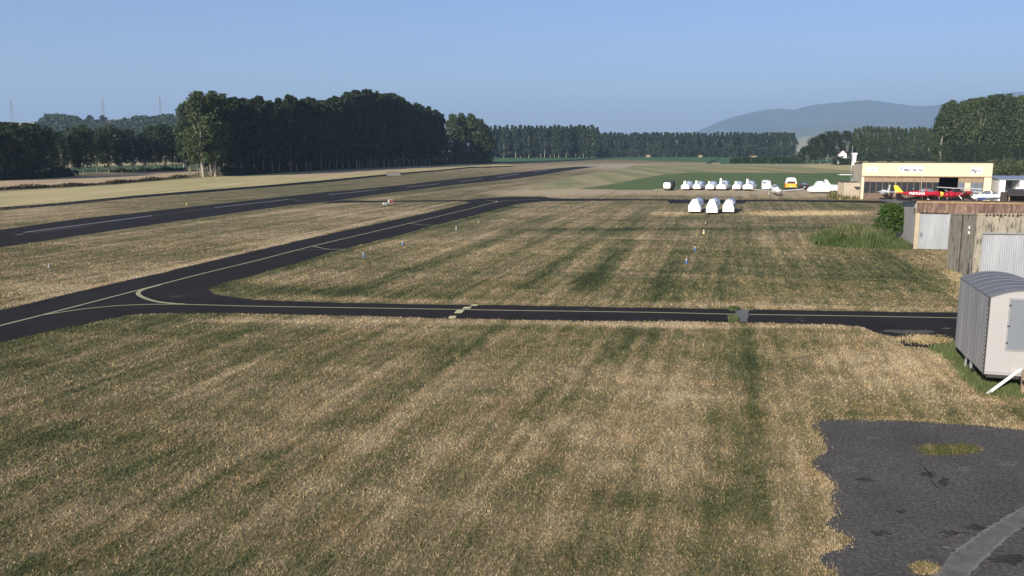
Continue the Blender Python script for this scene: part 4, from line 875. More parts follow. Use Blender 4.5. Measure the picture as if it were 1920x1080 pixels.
# ---------------------------------------------------------------- aeroplanes (local x points to the nose)
def aeroplane(label, loc, rz, body, wingm, finm, high=False, cowl=None, span=9.8, L=7.4, belly=None, text=None, canopy_z=0, group=None, tail_low=0):
    t = thing('aeroplane', label, 'aeroplane', loc, rz, group)
    def rg(x, z, w, h, n=14): return [(x, w/2*math.cos(a), z + h/2*math.sin(a)) for a in [2*math.pi*k/n for k in range(n)]]
    zc = 1.15
    MB().loft([rg(-L*.60, zc+.25-tail_low, .10, .22), rg(-L*.45, zc+.18-tail_low*.8, .38, .48), rg(-L*.2, zc+.06-tail_low*.3, .85, .95), rg(.2, zc, 1.12, 1.15), rg(L*.2, zc-.02, 1.12, 1.1), rg(L*.30, zc-.06, 1.0, .9)]).build('fuselage', body, t)
    MB().loft([rg(L*.30, zc-.06, 1.02, .92), rg(L*.37, zc-.1, .9, .78), rg(L*.395, zc-.1, .6, .5)]).build('engine_cowling', cowl or body, t)
    if belly: MB().loft([[(-L*.4,-.14,zc-.06),(-L*.4,.14,zc-.06),(-L*.4,.14,zc+.0),(-L*.4,-.14,zc+.0)],[(0,-.58,zc-.46),(0,.58,zc-.46),(0,.585,zc-.12),(0,-.585,zc-.12)],[(L*.3,-.54,zc-.42),(L*.3,.54,zc-.42),(L*.3,.54,zc-.15),(L*.3,-.54,zc-.15)]], smooth=False).build('belly_stripe', belly, t)
    if high:
        MB().loft([rg(-.9, zc+.45, .7, .3), rg(-.2, zc+.52, 1.05, .75), rg(.9, zc+.52, 1.05, .72), rg(1.5, zc+.3, .8, .3)]).build('cabin', M['glass'], t)
        zw, dih = zc + .92, .015
    else:
        MB().loft([rg(-1.2, zc+.38, .5, .25), rg(-.4, zc+.5, .95, .78), rg(.7, zc+.5, .95, .76), rg(1.5, zc+.3, .8, .25)]).build('canopy', M['glass_blue'], t)
        MB().loft([rg(-.15, zc+.5, .97, .82), rg(.1, zc+.5, .98, .82)]).build('canopy_frame', body, t)
        zw, dih = zc - .38, .09
    for s in (-1, 1):
        def sec(y, c, x0, z): return [(x0 - c*.6, y, z), (x0 - c*.2, y, z+.09), (x0 + c*.25, y, z+.10), (x0 + c*.4, y, z+.03), (x0 + c*.25, y, z-.05), (x0 - c*.2, y, z-.03)]
        y0_ = 0.03 if high else .42
        MB().loft([sec(s*y0_, 1.6, .35, zw), sec(s*span*.28, 1.55, .35, zw + dih*span*.28), sec(s*span*.5, 1.15, .3, zw + dih*span*.5)], smooth=False).build('wing', wingm, t)
        MB().loft([sec(s*.05, .9, -L*.50, zc+.22-tail_low), sec(s*1.6, .6, -L*.52, zc+.24-tail_low)], smooth=False).build('tailplane', wingm, t)
        if high: MB().bar((.4, s*.5, zc-.35), (.4, s*span*.26, zw), .08, .03).build('wing_strut', wingm, t)
        w = MB(); wheel(w, .0, s*1.2, .22, .14, 'y'); w.build('wheel', M['rubber'], t)
        MB().bar((0, s*1.15, .25), (.05, s*(.5 if high else 1.05), zc-.3), .07, .12).build('gear_leg', M['white'], t)
        if not high: MB().loft([rg(-.32,.26,.05,.1,8), [(x, y+s*1.2, z) for x,y,z in rg(-.05,.27,.22,.34,8)], [(x, y+s*1.2, z) for x,y,z in rg(.35,.24,.08,.12,8)]][1:]).build('wheel_fairing', M['white'], t)
    w = MB(); wheel(w, L*.3, 0, .2, .13, 'y'); w.build('nose_wheel', M['rubber'], t); MB().bar((L*.3,0,.2),(L*.3,0,zc-.3),.07,.07).build('nose_gear_leg', M['white'], t)
    zf = zc + .25 - tail_low
    MB().loft([[(-L*.44,-.06,zf-.05),(-L*.64,-.04,zf-.05),(-L*.64,.04,zf-.05),(-L*.44,.06,zf-.05)],[(-L*.53,-.05,zf+.6),(-L*.66,-.03,zf+.6),(-L*.66,.03,zf+.6),(-L*.53,.05,zf+.6)],[(-L*.60,-.03,zf+1.25),(-L*.69,-.02,zf+1.25),(-L*.69,.02,zf+1.25),(-L*.60,.03,zf+1.25)]], smooth=False).build('tail_fin', finm, t)
    MB().tube((L*.395,0,zc-.1),(L*.435,0,zc-.1),.16,.04,10).build('spinner', cowl or body, t)
    MB().bar((L*.41,0,zc-.98),(L*.41,0,zc+.78),.13,.04).build('propeller', M['prop_dark'], t)
    if text: text_mesh(text, .52, 'lettering', M['white'], t, (-1.55, -.50, zc+.03), (R(88), 0, R(-5.5)), .03)
    return t
p = G(1458.5, 367.6); aeroplane('white low winged aeroplane facing the camera in front of the row of trailers', (p.x, p.y + 1.8, 0), R(-90) - R(4), M['white'], M['white'], M['white'], span=10.2)
p = G(1676, 376); aeroplane('red aeroplane with a yellow tail fin and white lettering in front of the hangar', (p.x + 5.2, p.y, 0), R(-5), M['red'], M['red'], M['yellow_p'], cowl=M['yellow_p'], L=7.6, text='BREITLING', tail_low=.15)
p = G(1669, 374.5); aeroplane('pale high winged aeroplane close to the hangar windows, behind the yellow fin', (p.x - .5, p.y + 2.2, 0), R(80), M['grey_white'], M['grey_white'], M['white'], high=True, span=9.2)
p = G(1796, 377); aeroplane('white and red high winged aeroplane standing at the open hangar door', (p.x, p.y + .5, 0), R(205), M['red'], M['white'], M['red'], high=True, span=9.0)
p = G(1857, 382); aeroplane('white low winged aeroplane with a navy belly behind the wooden garage', (p.x - .2, p.y, 0), R(176), M['white'], M['white'], M['white'], belly=M['blue_p'], L=6.6)

# ---------------------------------------------------------------- cream hangar (local x along the facade, y to the back)
c = G(1613, 373.2); W, H = 20.3, h_for(1613, 304.8, c.y); D = 10.5
hg = thing('hangar', 'long cream hangar with brown sliding doors and signs on its fascia', 'hangar', (c.x, c.y, 0), -FRAME)
zf = h_for(1613, 330.5, c.y)             # bottom of the fascia
MB().box(0, W, 0, .25, zf, H).build('fascia', M['cream'], hg)
MB().box(0, .45, .01, D, 0, zf - .002).box(W - 1.15, W, .01, D, 0, zf - .002).box(.45, W - 1.15, D - .2, D, 0, zf - .002).build('wall', M['cream_side'], hg)
for a_, b_2 in ((.003, .2), (W-.2, W-.003)): MB().box(a_, b_2, .252, D, zf, H - .35).build('side_wall', M['cream_side'], hg)
MB().hexa([(-.12,-.12,H+.003),(W+.12,-.12,H+.003),(W+.12,D+.1,H-.35),(-.12,D+.1,H-.35),(-.12,-.12,H+.14),(W+.12,-.12,H+.14),(W+.12,D+.1,H-.2),(-.12,D+.1,H-.2)]).build('roof', M['roof_dark'], hg)
MB().box(-.02, W+.02, -.03, -.002, zf - .05, zf + .1).build('gutter', M['roof_tile'], hg)
MB().box(.46, W-1.16, D-.5, D-.25, 0.01, zf-.01).box(.46, W-1.16, .6, D-.5, .02, .05).build('interior_wall', M['interior'], hg)
pan0, n_p, pw = .5, 13, None
open0, open1 = 12.35, 15.6
pw = (open0 - pan0) / 12
zt, zm, zl = zf - .06, zf - .95, 1.05
k = 0; x = pan0
while x < W - 1.3:
    xe = x + pw
    if not (x >= open0 - .05 and x < open1 - .3):
        xe = min(xe, W - 1.2)
        dr = MB().box(x + .01, xe - .01, .30, .36, .02, zl).build('door_panel', M['brown_low'], hg, 0)
        MB().box(x + .03, xe - .03, .30, .355, zm + .02, zt).build('upper_panel', M['tan_panel'], dr)
        lightp = x > open1 - .3
        MB().box(x + .05, xe - .05, .32, .35, zl + .01, zm).build('window_pane', M['glass'] if not lightp else (M['glass_blue'] if int(x * 7) % 2 else M['cream_side']), dr)
        MB().box(x - .035, x + .035, .27, .38, .02, zt).build('door_post', M['pillar'] if k % 1 else M['brown_door'], dr)
    k += 1; x = xe if xe > x else x + pw
    if k > 30: break
for xx in (5.5, 9.55): MB().box(xx - .05, xx + .05, -.14, -.05, 0, zf + .05).build('downpipe', M['pillar'], hg)
for dx, sw, sh, sz in ((1.55, 1.9, .85, zf + 1.15), (7.75, 3.7, 1.1, zf + 1.3), (17.9, 1.7, 1.1, zf + 1.05)):
    MB().box(dx - sw / 2, dx + sw / 2, -.035, -.004, sz - sh / 2, sz + sh / 2).build('sign_board', M['sign_white'], hg)
text_mesh('A viati', .42, 'sign_lettering', M['ink_grey'], hg, (1.55, -.04, zf + 1.12), (R(90), 0, 0), .004)
text_mesh('Marcellin Air', .56, 'sign_lettering', M['ink'], hg, (8.15, -.04, zf + 1.12), (R(90), 0, 0), .004)
MB().box(5.95, 6.65, -.04, -.036, zf + 1.68, zf + 1.8).box(6.7, 8.6, -.04, -.036, zf + 1.70, zf + 1.78).box(6.15, 6.4, -.04, -.036, zf + 1.15, zf + 1.55).build('sign_mark', M['ink_grey'], hg)
text_mesh('Piper', .72, 'sign_lettering', M['ink'], hg, (17.85, -.04, zf + 1.0), (R(90), 0, 0), .004)
MB().box(17.85, 17.97, -.04, -.036, zf + 1.38, zf + 1.55).build('sign_mark', M['ink'], hg)

# shipping container left of the hangar
c2 = G(1581, 371.8); t = thing('shipping_container', 'weathered beige shipping container with closed end doors left of the hangar', 'container', (c2.x, c2.y, 0), -R(9))
cw, ch, cl = 2.75, 2.75, 5.0
MB().box(0, cw, 0, cl, .1, ch).build('body', M['container'], t, .02)
MB().box(-.03, cw + .03, -.03, cl + .03, ch + .003, ch + .06).build('roof_edge', M['roof_dark'], t)
for xx in (.03, cw / 2 + .02): MB().box(xx + .03, xx + cw / 2 - .06, -.05, -.003, .2, ch - .1).build('door', M['container'], t, .01)
for xx in (.4, .95, 1.75, 2.3): MB().tube((xx, -.08, .2), (xx, -.08, ch - .12), .025, .025, 6).build('lock_rod', M['steel'], t)
mb = MB(); [mb.box(-.03, -.002, .15 + k * .3, .27 + k * .3, .2, ch - .1) for k in range(16)]; mb.build('wall_ribs', M['container'], t)
# fuel shelter, pole
c3 = G(1596, 366); c3.y += 8; c3.x = (1596 - 960) / F * c3.y; t = thing('shelter', 'thin white flat canopy on posts beside the container', 'shelter', (c3.x, c3.y, 0), -R(6))
zs = h_for(1596, 328, c3.y); MB().box(-2.9, 1.4, -.8, .9, zs, zs + .12).build('roof', M['white'], t)
for xx, yy in ((-.3,-.3),(.7,-.3),(-.3,.4),(.7,.4)): MB().tube((xx, yy, 0), (xx, yy, zs - .002), .06, .06, 8).build('post', M['steel'], t)
MB().box(-.1,.5,-.15,.3,0,1.9).build('fuel_pump', M['white'], t)
c4 = at(1590.5, c3.y - 3.2); t = thing('flag_pole', 'tall thin grey pole rising left of the hangar', 'pole', c4)
hp = h_for(1590.5, 276, c4.y); MB().tube((0,0,0), (0,0,hp), .09, .05, 8).build('pole', M['steel'], t); MB().tube((0,0,hp),(0,0,hp+.12),.09,.03,8).build('finial', M['white'], t); MB().box(-.25,.25,-.25,.25,0,.08).build('base_plate', M['concrete_slab'], t)
# white house and tower behind
d = 486; c5 = at(1573, d)
t = thing('house', 'small white gabled house among the dark trees left of the hangar', 'house', (c5.x, d, 0), -R(12))
zt_ = h_for(1573, 289, d); za = h_for(1573, 282.5, d)
MB().add([(-2,0,0),(2,0,0),(2,0,zt_),(0,0,za),(-2,0,zt_),(-2,5,0),(2,5,0),(2,5,zt_),(0,5,za),(-2,5,zt_)], [(0,1,2,3,4),(9,8,7,6,5),(0,4,9,5),(1,6,7,2),(0,5,6,1),(2,7,8,3),(3,8,9,4)]).build('wall', M['house_wall'], t)
MB().hexa([(-2.2,-.15,zt_-.15),(0,-.15,za+.05),(0,5.2,za+.05),(-2.2,5.2,zt_-.15),(-2.2,-.15,zt_-.03),(0,-.15,za+.18),(0,5.2,za+.18),(-2.2,5.2,zt_-.03)]).hexa([(0,-.15,za+.05),(2.2,-.15,zt_-.15),(2.2,5.2,zt_-.15),(0,5.2,za+.05),(0,-.15,za+.18),(2.2,-.15,zt_-.03),(2.2,5.2,zt_-.03),(0,5.2,za+.18)]).build('roof', M['tile'], t)
MB().box(-.5,.5,-.02,.0-.002,zt_-1.6,zt_-.9).build('window', M['glass'], t)
for bx_, lab_ in ((1566,'dark bush in front of the left corner of the white house'),(1575,'dark bush in front of the door side of the white house'),(1583,'dark bush between the white house and the tower')):
    pb_ = at(bx_, 474); K_dbush.put(pb_, h_for(bx_, 297 if bx_ > 1570 else 294, 474), lab_, None, 1.0)
d = 470; c6 = at(1594, d); t = thing('tower', 'narrow white tower with a wider cabin on top, right of the white house', 'tower', (c6.x, d, 0), 0)
MB().loft([[(-.8,-.8,0),(.8,-.8,0),(.8,.8,0),(-.8,.8,0)],[(-.95,-.95,h_for(1594,290,d)),(.95,-.95,h_for(1594,290,d)),(.95,.95,h_for(1594,290,d)),(-.95,.95,h_for(1594,290,d))]], smooth=False).build('shaft', M['house_wall'], t)
zq = h_for(1594, 290, d); MB().box(-1.25,1.25,-1.1,1.1,zq+.003,zq+1.0).build('cabin', M['house_wall'], t); MB().box(-1.4,1.4,-1.25,1.25,zq+1.003,zq+1.2).build('roof', M['tile'], t)

# sheds at the right edge
c7 = G(1866, 378.5); t = thing('white_shed', 'white shed with a grey roof right of the hangar', 'shed', (c7.x + 1.0, c7.y + 1, 0), -FRAME)
hs = h_for(1880, 337, c7.y + 2)
MB().box(0, .9, 0, 7, 0, hs).box(3.0, 7.6, 0, 7, 0, hs).box(.9, 3.0, 4.5, 7, 0, hs).build('wall', M['white'], t); MB().box(.9,3.0,4.3,4.498,0,hs).build('bay_shade_panel', M['glass_blue'], t)  # bluish panel paints the shade inside the open bay
MB().hexa([(-.15,-.2,hs+.003),(7.8,-.2,hs+.003),(7.8,7.3,hs+.4),(-.15,7.3,hs+.4),(-.15,-.2,hs+.1),(7.8,-.2,hs+.1),(7.8,7.3,hs+.52),(-.15,7.3,hs+.52)]).build('roof', M['steel'], t)
t2 = thing('white_shed', 'second white shed cut off by the right edge of the photo', 'shed', (c7.x + 9.6, c7.y - .5, 0), -FRAME)
MB().box(0, 6, 0, 6, 0, hs - .1).build('wall', M['white'], t2); MB().hexa([(-.15,-.2,hs-.097),(6.2,-.2,hs-.097),(6.2,6.3,hs+.3),(-.15,6.3,hs+.3),(-.15,-.2,hs),(6.2,-.2,hs),(6.2,6.3,hs+.4),(-.15,6.3,hs+.4)]).build('roof', M['steel'], t2)
c8 = at(1887, 121); t = thing('open_shelter', 'low shelter with a dark brown roof behind the wooden garage at the right edge', 'shelter', (c8.x, c8.y, 0), -R(10))
z8 = h_for(1890, 366, 121); MB().hexa([(-.3,-.5,z8-.05),(9,-.5,z8-.05),(9,4,z8+.55),(1.2,4,z8+.55),(-.3,-.5,z8+.1),(9,-.5,z8+.1),(9,4,z8+.72),(1.2,4,z8+.72)]).build('roof', M['roof_dark'], t)
for xx in (0, 3, 6): MB().box(xx, xx + .15, -.1, .05, 0, z8 - .06).build('post', M['timber'], t)
MB().box(.2, 8.5, 3.5, 3.6, 0, z8 + .3).build('back_wall', M['roof_dark'], t)

# ---------------------------------------------------------------- garages
def corrugated(mb, x0, x1, y, z0, z1, pitch=.15, amp=.03):
    n = int((x1 - x0) / pitch * 4); vs = []
    for i in range(n + 1):
        x = x0 + (x1 - x0) * i / n; o_ = amp * (0, 1, 1, 0)[i % 4]; vs += [(x, y - o_, z0), (x, y - o_, z1)]
    mb.add(vs, [(2*i, 2*i+2, 2*i+3, 2*i+1) for i in range(n)]); return mb
TH = -R(15.5)
c = G(1712, 466.8); zH = h_for(1712, 375, c.y); z_f = h_for(1712, 398, c.y)
g1 = thing('wooden_garage', 'garage with weathered reddish board fascia and pale corrugated doors', 'garage', (c.x, c.y, 0), TH)
Wg = 16.0; Dg = 7.0; PWL = .34
MB().box(0, PWL, 0, .3, 0, zH - .75).box(Wg - .3, Wg, 0, .3, 0, zH - .75).build('pillar', M['pillar'], g1)
MB().add([(0.003,.302,0),(.2,.302,0),(.2,Dg,0),(.003,Dg,0),(0.003,.302,zH-.1),(.2,.302,zH-.1),(.2,Dg,zH-.55),(.003,Dg,zH-.55)], [(0,3,2,1),(4,5,6,7),(0,1,5,4),(1,2,6,5),(2,3,7,6),(3,0,4,7)]).build('side_wall', M['garage_wall'], g1)
MB().box(.2, Wg, Dg - .2, Dg, 0, zH - .6).box(Wg-.2, Wg, .302, Dg-.2, 0, zH-.6).build('back_wall', M['garage_wall'], g1)
MB().box(.02, .10, .5, .62, 3.0, 3.5).build('vent', M['roof_dark'], g1).location = (-.09, 0, 0)
mb = MB(); x = .02
while x < Wg:
    wb_ = random.uniform(.13, .2); o_ = random.choice((0, .014, .022)); mb.box(x, x + wb_ - .012, -.09 - o_, -.03, z_f + random.uniform(-.03, .02), zH - .24); x += wb_
mb.build('board_fascia', M['wood_red'], g1)
MB().box(-.02, Wg, -.16, .0, zH - .235, zH - .05).build('eaves_board', M['roof_tile'], g1)
MB().hexa([(-.4,-.22,zH-.045),(Wg,-.22,zH-.045),(Wg,Dg+.3,zH-.48),(-.4,Dg+.3,zH-.48),(-.4,-.22,zH+.04),(Wg,-.22,zH+.04),(Wg,Dg+.3,zH-.38),(-.4,Dg+.3,zH-.38)]).build('roof', M['roof_dark'], g1)
MB().box(.34, Wg - .3, -.06, .02, z_f - .09, z_f - .035).build('door_track', M['roof_dark'], g1)
for a, b in ((.36, 3.9), (3.94, 7.6), (7.64, 11.4), (11.44, 15.6)):
    dd = corrugated(MB(), a, b, .06, .03, z_f - .1).build('door', M['corr'], g1)
    MB().box(a + .08, a + .3, -.0, .022, 1.05, 1.45).build('lock_plate', M['panel_grey'], dd)
MB().box(-.35, -.03, -.1, .12, 0, .38).build('drain_box', M['roof_dark'], g1)

c = G(1822, 520); zH = h_for(1822, 402.5, c.y); z_d = h_for(1822, 438.5, c.y)
g2 = thing('concrete_garage', 'stained raw concrete garage with a pale corrugated door', 'garage', (c.x, c.y, 0), -R(7))
Wg = 14.0; Dg = 4.6
MB().box(0, .45, 0, .25, 0, zH - .002).box(.45, Wg, 0, .25, z_d + .08, zH - .002).box(4.9, 5.3, 0, .25, 0, z_d + .08).box(9.6, 10.0, 0, .25, 0, z_d + .08).build('front_wall', M['stained'], g2)
MB().add([(0.004,.252,0),(.22,.252,0),(.22,Dg,0),(.004,Dg,0),(.004,.252,zH),(.22,.252,zH),(.22,Dg,zH-.34),(.004,Dg,zH-.34)], [(0,3,2,1),(4,5,6,7),(0,1,5,4),(1,2,6,5),(2,3,7,6),(3,0,4,7)]).build('side_wall', M['stained'], g2)
MB().add([(-.035,2.2,0),(.0,2.2,0),(.0,2.32,0),(-.035,2.32,0),(-.035,2.2,zH-.2),(.0,2.2,zH-.2),(.0,2.32,zH-.21),(-.035,2.32,zH-.21)], [(0,3,2,1),(4,5,6,7),(0,1,5,4),(1,2,6,5),(2,3,7,6),(3,0,4,7)]).build('wall_joint', M['roof_dark'], g2)
MB().hexa([(-.05,-.08,zH+.002),(Wg,-.08,zH+.002),(Wg,Dg+.1,zH-.34),(-.05,Dg+.1,zH-.34),(-.05,-.08,zH+.09),(Wg,-.08,zH+.09),(Wg,Dg+.1,zH-.25),(-.05,Dg+.1,zH-.25)]).build('roof', M['pillar'], g2)
mb = MB(); x = .5
while x < Wg: mb.box(x, x + random.uniform(.08, .16), -.10, -.082, zH - .03 - random.uniform(0, .1), zH + .07); x += random.uniform(.2, .34)
mb.build('eaves_gaps', M['roof_dark'], g2)
MB().box(.42, Wg, -.06, -.002, z_d, z_d + .1).build('door_rail', M['steel'], g2)
for a, b in ((.47, 4.88), (5.32, 9.58), (10.02, 13.9)): corrugated(MB(), a, b, .10, .03, z_d + .05, .14).build('door', M['corr'], g2)
for z_ in (zH - 1.05, zH - 1.4): MB().box(-.05, .002, 1.0, 1.12, z_, z_ + .2).build('insulator', M['white'], g2)
MB().tube((-.06, .55, 0), (-.06, .55, .9), .05, .05, 8).build('downpipe', M['dark'], g2)
MB().box(-.06,.0,.45,.65,.3,.62).build('meter_box', M['roof_dark'], g2)

# ---------------------------------------------------------------- box trailer in the right foreground
A = G(1845, 701, .60); B = G(1791, 645, .60); v = (B - A); Ln = v.to_2d().length; ang = math.atan2(v.x, v.y)
cz = .60; zt = h_for(1855, 559, A.y); Wc = 2.35
bt = thing('box_trailer', 'tall white box trailer with grey tarpaulin side and arched ribbed roof in the right foreground', 'trailer', (A.x, A.y, 0), -ang)
arch = lambda u: .30 * (1 - (2 * u - 1) ** 2)
N = 14
front = [(0, 0, cz), (Wc, 0, cz)] + [(Wc * (1 - k / N), 0, zt + arch(1 - k / N)) for k in range(N + 1)]
fr2 = [(x, .06, z) for x, y, z in front]; n = len(front)
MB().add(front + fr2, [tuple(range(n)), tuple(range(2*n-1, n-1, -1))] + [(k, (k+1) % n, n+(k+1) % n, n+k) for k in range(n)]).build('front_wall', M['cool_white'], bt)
mb = MB(); mb.box(Wc*.01, Wc*.99, Ln - .06, Ln - .002, cz, zt).build('rear_wall', M['white'], bt)
# side wall as gently rippled tarpaulin
mb = MB(); ns = 90; vs = []
for i in range(ns + 1):
    u = i / ns; yy = .02 + u * (Ln - .02); o_ = -.012 - .004 * math.sin(u * 62) - .006 * math.sin(u * 21 + 1)
    vs += [(o_ , yy, zt + .02), (o_ - .012 * math.sin(u * 9), yy, (cz + zt) / 2), (o_ - .02 * abs(math.sin(u * 9)), yy, cz - .02 + .03 * math.sin(u * 7))]
mb.add(vs, [(3*i+k, 3*i+3+k, 3*i+4+k, 3*i+1+k) for i in range(ns) for k in (0, 1)], True).build('side_tarpaulin', M['tarp'], bt)
for a_, b_2 in ((0, .05), (Wc - .05, Wc)): MB().box(a_, b_2, .07, Ln - .07, cz, zt).build('side_wall', M['tarp'], bt)
def roof_strip(y0, y1, lift, m, name):
    mb = MB(); vs = []
    for k in range(N + 1):
        u = k / N; vs += [(-.03 + u * (Wc + .06), y0, zt + arch(u) + lift), (-.03 + u * (Wc + .06), y1, zt + arch(u) + lift), (-.03 + u * (Wc + .06), y1, zt + arch(u) + lift - .03), (-.03 + u * (Wc + .06), y0, zt + arch(u) + lift - .03)]
    mb.add(vs, [(4*k+j, 4*k+4+j, 4*k+4+(j+1) % 4, 4*k+(j+1) % 4) for k in range(N) for j in range(4)] + [(0,1,2,3), (4*N+3,4*N+2,4*N+1,4*N)]); return mb.build(name, m, bt)
roof_strip(-.04, Ln + .03, .035, M['tarp_roof'], 'roof')
for yy in [.25 + k * (Ln - .4) / 6 for k in range(7)]: roof_strip(yy, yy + .05, .047, M['tarp_roof'], 'roof_rib')
MB().box(-.055, -.0, -.02, .05, cz - .02, zt + .04).build('corner_trim', M['dark'], bt)
mb = MB(); [mb.box(-.07, -.056, -.0, .03, cz + .1 + k * .16, cz + .18 + k * .16) for k in range(15)]; mb.build('lacing', M['steel'], bt)
wf = MB().box(.62, Wc - .3, -.035, -.002, cz + .95, zt - .02).build('window_shutter', M['panel_grey'], bt)
MB().box(.60, Wc - .28, -.05, -.001, zt - .018, zt + .05).box(.585, .618, -.05, -.001, cz + .93, zt - .018).box(.60, Wc-.28, -.05, -.001, cz + .9, cz + .948).build('window_frame', M['steel'], wf)
MB().box(1.16, 1.19, -.055, -.036, cz + .95, zt - .02).build('window_mullion', M['steel'], wf)
for hz_ in (cz + 1.15, cz + 1.75, zt - .25): MB().box(.585, .66, -.06, -.051, hz_, hz_ + .06).build('hinge', M['dark'], wf)
MB().bar((1.62,-.037,cz+1.15),(1.72,-.037,cz+1.3),.012,.03).bar((1.72,-.037,cz+1.3),(1.78,-.037,cz+1.18),.012,.03).bar((1.6,-.037,cz+1.3),(1.68,-.037,cz+1.42),.012,.03).build('painted_mark', M['sign_white'], wf)
MB().box(0.02, Wc-.02, -.012, -.001, cz + .04, cz + .10).build('bottom_trim', M['steel'], bt)

MB().box(.1, Wc - .1, .1, Ln - .1, cz - .14, cz - .003).build('chassis', M['dark'], bt)
for s_ in (.22, Wc - .22):
    wo = wheel(MB(), s_, Ln * .52, .36, .2).build('wheel', M['rubber'], bt); w2 = MB(); w2.tube((s_ - .108, Ln*.52, .36), (s_ + .108, Ln*.52, .36), .2, .2, 14); w2.build('rim', M['white'], wo)
MB().bar((.06, Ln*.62, .62), (.02, Ln*.62, .1), .07, .07).build('support_leg', M['steel'], bt)
MB().box(.0, .16, Ln*.60, Ln*.66, .0, .06).build('foot_plate', M['white'], bt)
MB().bar((Wc*.5, .3, .5), (Wc*.5, -.7, .5), .1, .1).build('drawbar', M['dark'], bt)
a, b = G(1851, 738.5, .03), G(1922, 687, .78); b.y = a.y + .25
b = Vector(((1922 - 960) / F * 0, 0, 0)); dd_ = a.y + .3; zb_ = h_for(1920, 688, dd_); b = Vector(((1920 - 960) / F * (dd_ * CP + (HC - zb_) * SP), dd_, zb_))
mb = MB().bar(a, b, .09, .06).build('white_beam', M['white']); tag(mb, 'white wooden beam propped on a timber post in front of the box trailer', 'beam')
q = G(1916, 741); hq = h_for(1916, 694, q.y); mb = MB().box(-.05, .05, -.05, .05, -.05, hq).build('timber_post', M['timber']); mb.location = (q.x, q.y, 0); tag(mb, 'short upright timber post holding the white beam', 'post')

# ---------------------------------------------------------------- markers, signs, small things
def marker(px_, py_, top, label, cap='cool_white', base='blue_plastic', group='small edge markers in the grass'):
    p = G(px_, py_); t = thing('edge_marker', label, 'marker', p, 0, group); h = max(.3, h_for(px_, top, p.y)); r = h * .22
    MB().tube((0,0,-.02), (0,0,h*.45), r*1.5, r*.9, 10).build('base', M[base], t); MB().tube((0,0,h*.45+.002), (0,0,h), r*.9, r*.55, 10).build('cap', M[cap], t)
    return t
marker(92,502,494,'white cone marker alone on the grass between runway and taxiway','cool_white','cool_white')
marker(681.5,482,473,'blue and white marker nearest the wide taxiway, left one')
marker(755,460.5,451.5,'second blue and white marker along the diagonal taxiway')
marker(855.5,431,423.5,'white marker, third along the diagonal taxiway','cool_white','steel')
marker(897.5,418.5,413.5,'small grey marker, farthest along the diagonal taxiway','steel','steel')
marker(1287,494,484,'blue and white marker nearest the crossing, middle of the field','cool_white','blue_plastic')
marker(1303,470,461.5,'blue and white marker, second in the line toward the three trailers','cool_white','blue_plastic')
marker(1319.5,438.5,430.5,'yellowish marker, third in the line toward the three trailers','yellow_block','yellow_block')
marker(1323,419,414,'pale marker closest to the three trailers','cool_white','cool_white')
marker(350,384.5,380,'yellow light on the far side of the runway','yellow_block','yellow_block')
marker(405,378,374,'dark light beyond the yellow one on the far side of the runway','steel','dark')
marker(505,375,371,'small dark light on the far runway edge where the exit begins','dark','dark')
def taxi_sign(px0, px1, by_, ty, bot, fm, label, bm=None):
    p = G((px0 + px1) / 2, by_); s = (by_ - Y0) / HC; w = (px1 - px0) / s; z1 = h_for(px0, ty, p.y); z0 = h_for(px0, bot, p.y)
    t = thing('taxiway_sign', label, 'sign', p, R(0)); MB().box(-w/2, w/2, -.15, .15, z0, z1).build('box', bm or M['sign_white'], t, .02); MB().box(-w/2+.22, w/2-.03, -.165, -.153, z0+.05, z1-.05).build('face', fm, t)
    for xx in (-w/2+.1, w/2-.15): MB().box(xx, xx+.06, -.03, .03, 0, z0).build('leg', M['dark'], t)
taxi_sign(717.5, 727, 385.5, 379.5, 384, M['panel_grey'], 'small pale box sign standing left of the dark red sign', M['garage_wall'])
taxi_sign(727.5, 738, 385, 374.2, 382, paint('dark red sign face', (.12,.015,.02), .5, .1, 3), 'dark red faced box sign on the grass by the runway exit', M['garage_wall'])
p = G(739, 329); mb = MB().box(-2.2, 2.2, -1, 1, -.05, .9).box(-2.4,2.4,-1.2,1.2,.903,1.05).build('culvert_block', M['concrete_slab']); mb.location = p; tag(mb, 'low concrete culvert block on the dark ditch', 'culvert')
p = G(838, 309); mb = MB().tube((0,0,-.1),(0,0,h_for(838,296,p.y)),.35,.3,8).build('marker_post', M['cream']); mb.location = p; tag(mb, 'pale post standing at the far corner of the dark wood', 'post')
# far yellow sheds in front of the distant row
M['shed'] = paint('dull tan shed', (.30, .26, .15), .8, .1, 1)
for px0, px1, by_, ty, lab in ((1212,1219,294.2,290.5,'tiny pale yellow shed before the long poplar row, left one'),(1310,1317,294.2,291.3,'tiny pale yellow shed before the long poplar row, right one'),(1408,1419,296,292.4,'tiny tan shed above the short hedge')):
    p = G((px0+px1)/2, by_ + .8); s = (by_ + .8 - Y0) / HC; w = (px1-px0)/s; z1 = h_for(px0, ty, p.y)
    t = thing('field_shed', lab, 'shed', p); MB().box(-w/2,w/2,0,4,0,z1).build('wall', M['shed'], t); MB().box(-w/2-.3,w/2+.3,-.3,4.3,z1+.003,z1+.4).build('roof', M['tile'], t)
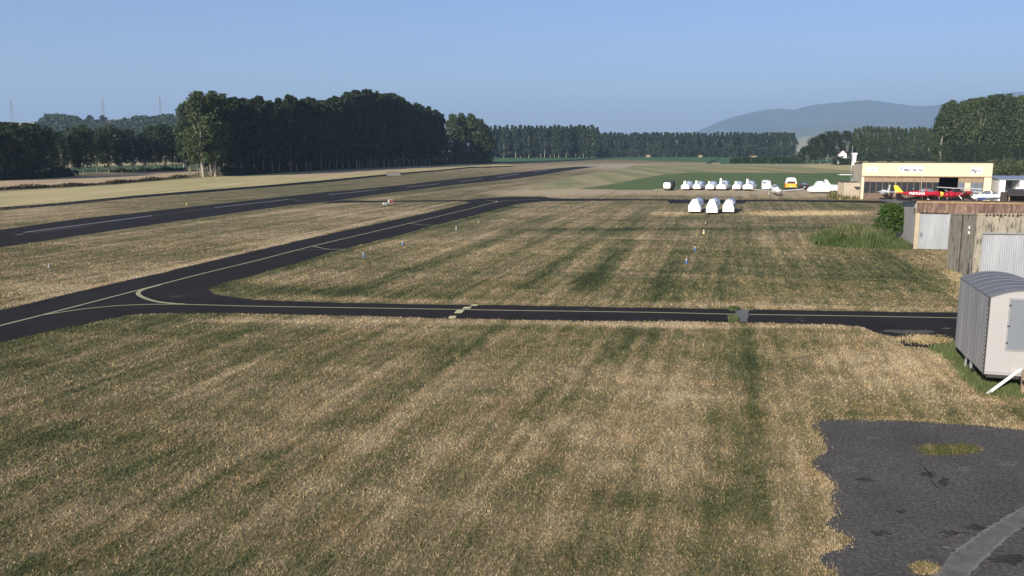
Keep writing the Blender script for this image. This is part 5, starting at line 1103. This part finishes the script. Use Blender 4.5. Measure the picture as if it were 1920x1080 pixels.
# houses on the hill
def hill_house(px_, yb, yt, w, d, label, rz=0):
    zb = h_for(px_, yb, d); zt__ = h_for(px_, yt, d); t = thing('house', label, 'house', ((px_-960)/F*d, d, zb - 3), rz)
    hh = zt__ - zb + 3; e = hh * .72; w_ = w / 2
    MB().add([(-w_,0,0),(w_,0,0),(w_,0,e),(0,0,hh),(-w_,0,e),(-w_,10,0),(w_,10,0),(w_,10,e),(0,10,hh),(-w_,10,e)], [(0,1,2,3,4),(9,8,7,6,5),(0,4,9,5),(1,6,7,2),(0,5,6,1),(2,7,8,3),(3,8,9,4)]).build('wall', M['house_wall'], t)
    MB().hexa([(-w_-.5,-.5,e-.3),(0,-.5,hh+.1),(0,10.5,hh+.1),(-w_-.5,10.5,e-.3),(-w_-.5,-.5,e),(0,-.5,hh+.5),(0,10.5,hh+.5),(-w_-.5,10.5,e)]).hexa([(0,-.5,hh+.1),(w_+.5,-.5,e-.3),(w_+.5,10.5,e-.3),(0,10.5,hh+.1),(0,-.5,hh+.5),(w_+.5,-.5,e),(w_+.5,10.5,e),(0,10.5,hh+.5)]).build('roof', M['tile'], t)
hill_house(78, 233, 228.5, 9, 1240, 'pale house on the open crest left of the hillside wood', R(20))
hill_house(177, 229.5, 224, 7, 1160, 'reddish roofed house peeping between the crest trees')
hill_house(304, 231, 225.5, 5.5, 1120, 'steep roofed white house in the wood below the third pylon')
# pylons
def pylon(px_, yb, yt, label):
    d = 1900; z0 = h_for(px_, yb + 6, d); h = h_for(px_, yt, d) - z0; t = thing('power_pylon', label, 'pylon', ((px_-960)/F*d, d, z0), 0, 'lattice pylons on the hill')
    mb = MB(); lv = [(0,3.6),(.35,2.2),(.6,1.4),(.8,1.0),(1,.25)]
    for (a, ra), (b, rb) in zip(lv[:-1], lv[1:]):
        for sx_, sy_ in ((-1,-1),(1,-1),(1,1),(-1,1)):
            mb.bar((sx_*ra,sy_*ra,a*h),(sx_*rb,sy_*rb,b*h),.3,.3)
        mb.bar((-ra,-ra,a*h),(rb,-rb,b*h),.2,.2); mb.bar((ra,-ra,a*h),(-rb,-rb,b*h),.2,.2); mb.bar((-ra,ra,a*h),(rb,rb,b*h),.2,.2)
    mb.build('mast', M['lattice'], t)
    for zz, ww in ((.62,5.5),(.74,7),(.86,5)): MB().bar((-ww,0,h*zz),(ww,0,h*zz),.35,.35).bar((-ww,0,h*zz),(0,0,h*(zz+.05)),.2,.2).bar((ww,0,h*zz),(0,0,h*(zz+.05)),.2,.2).build('cross_arm', M['lattice'], t)
pylon(40.5, 232, 186, 'faint lattice pylon on the hill at the far left'); pylon(209, 224, 184, 'faint lattice pylon above the two crest trees'); pylon(314, 222, 180, 'faint lattice pylon just left of the tall wood')
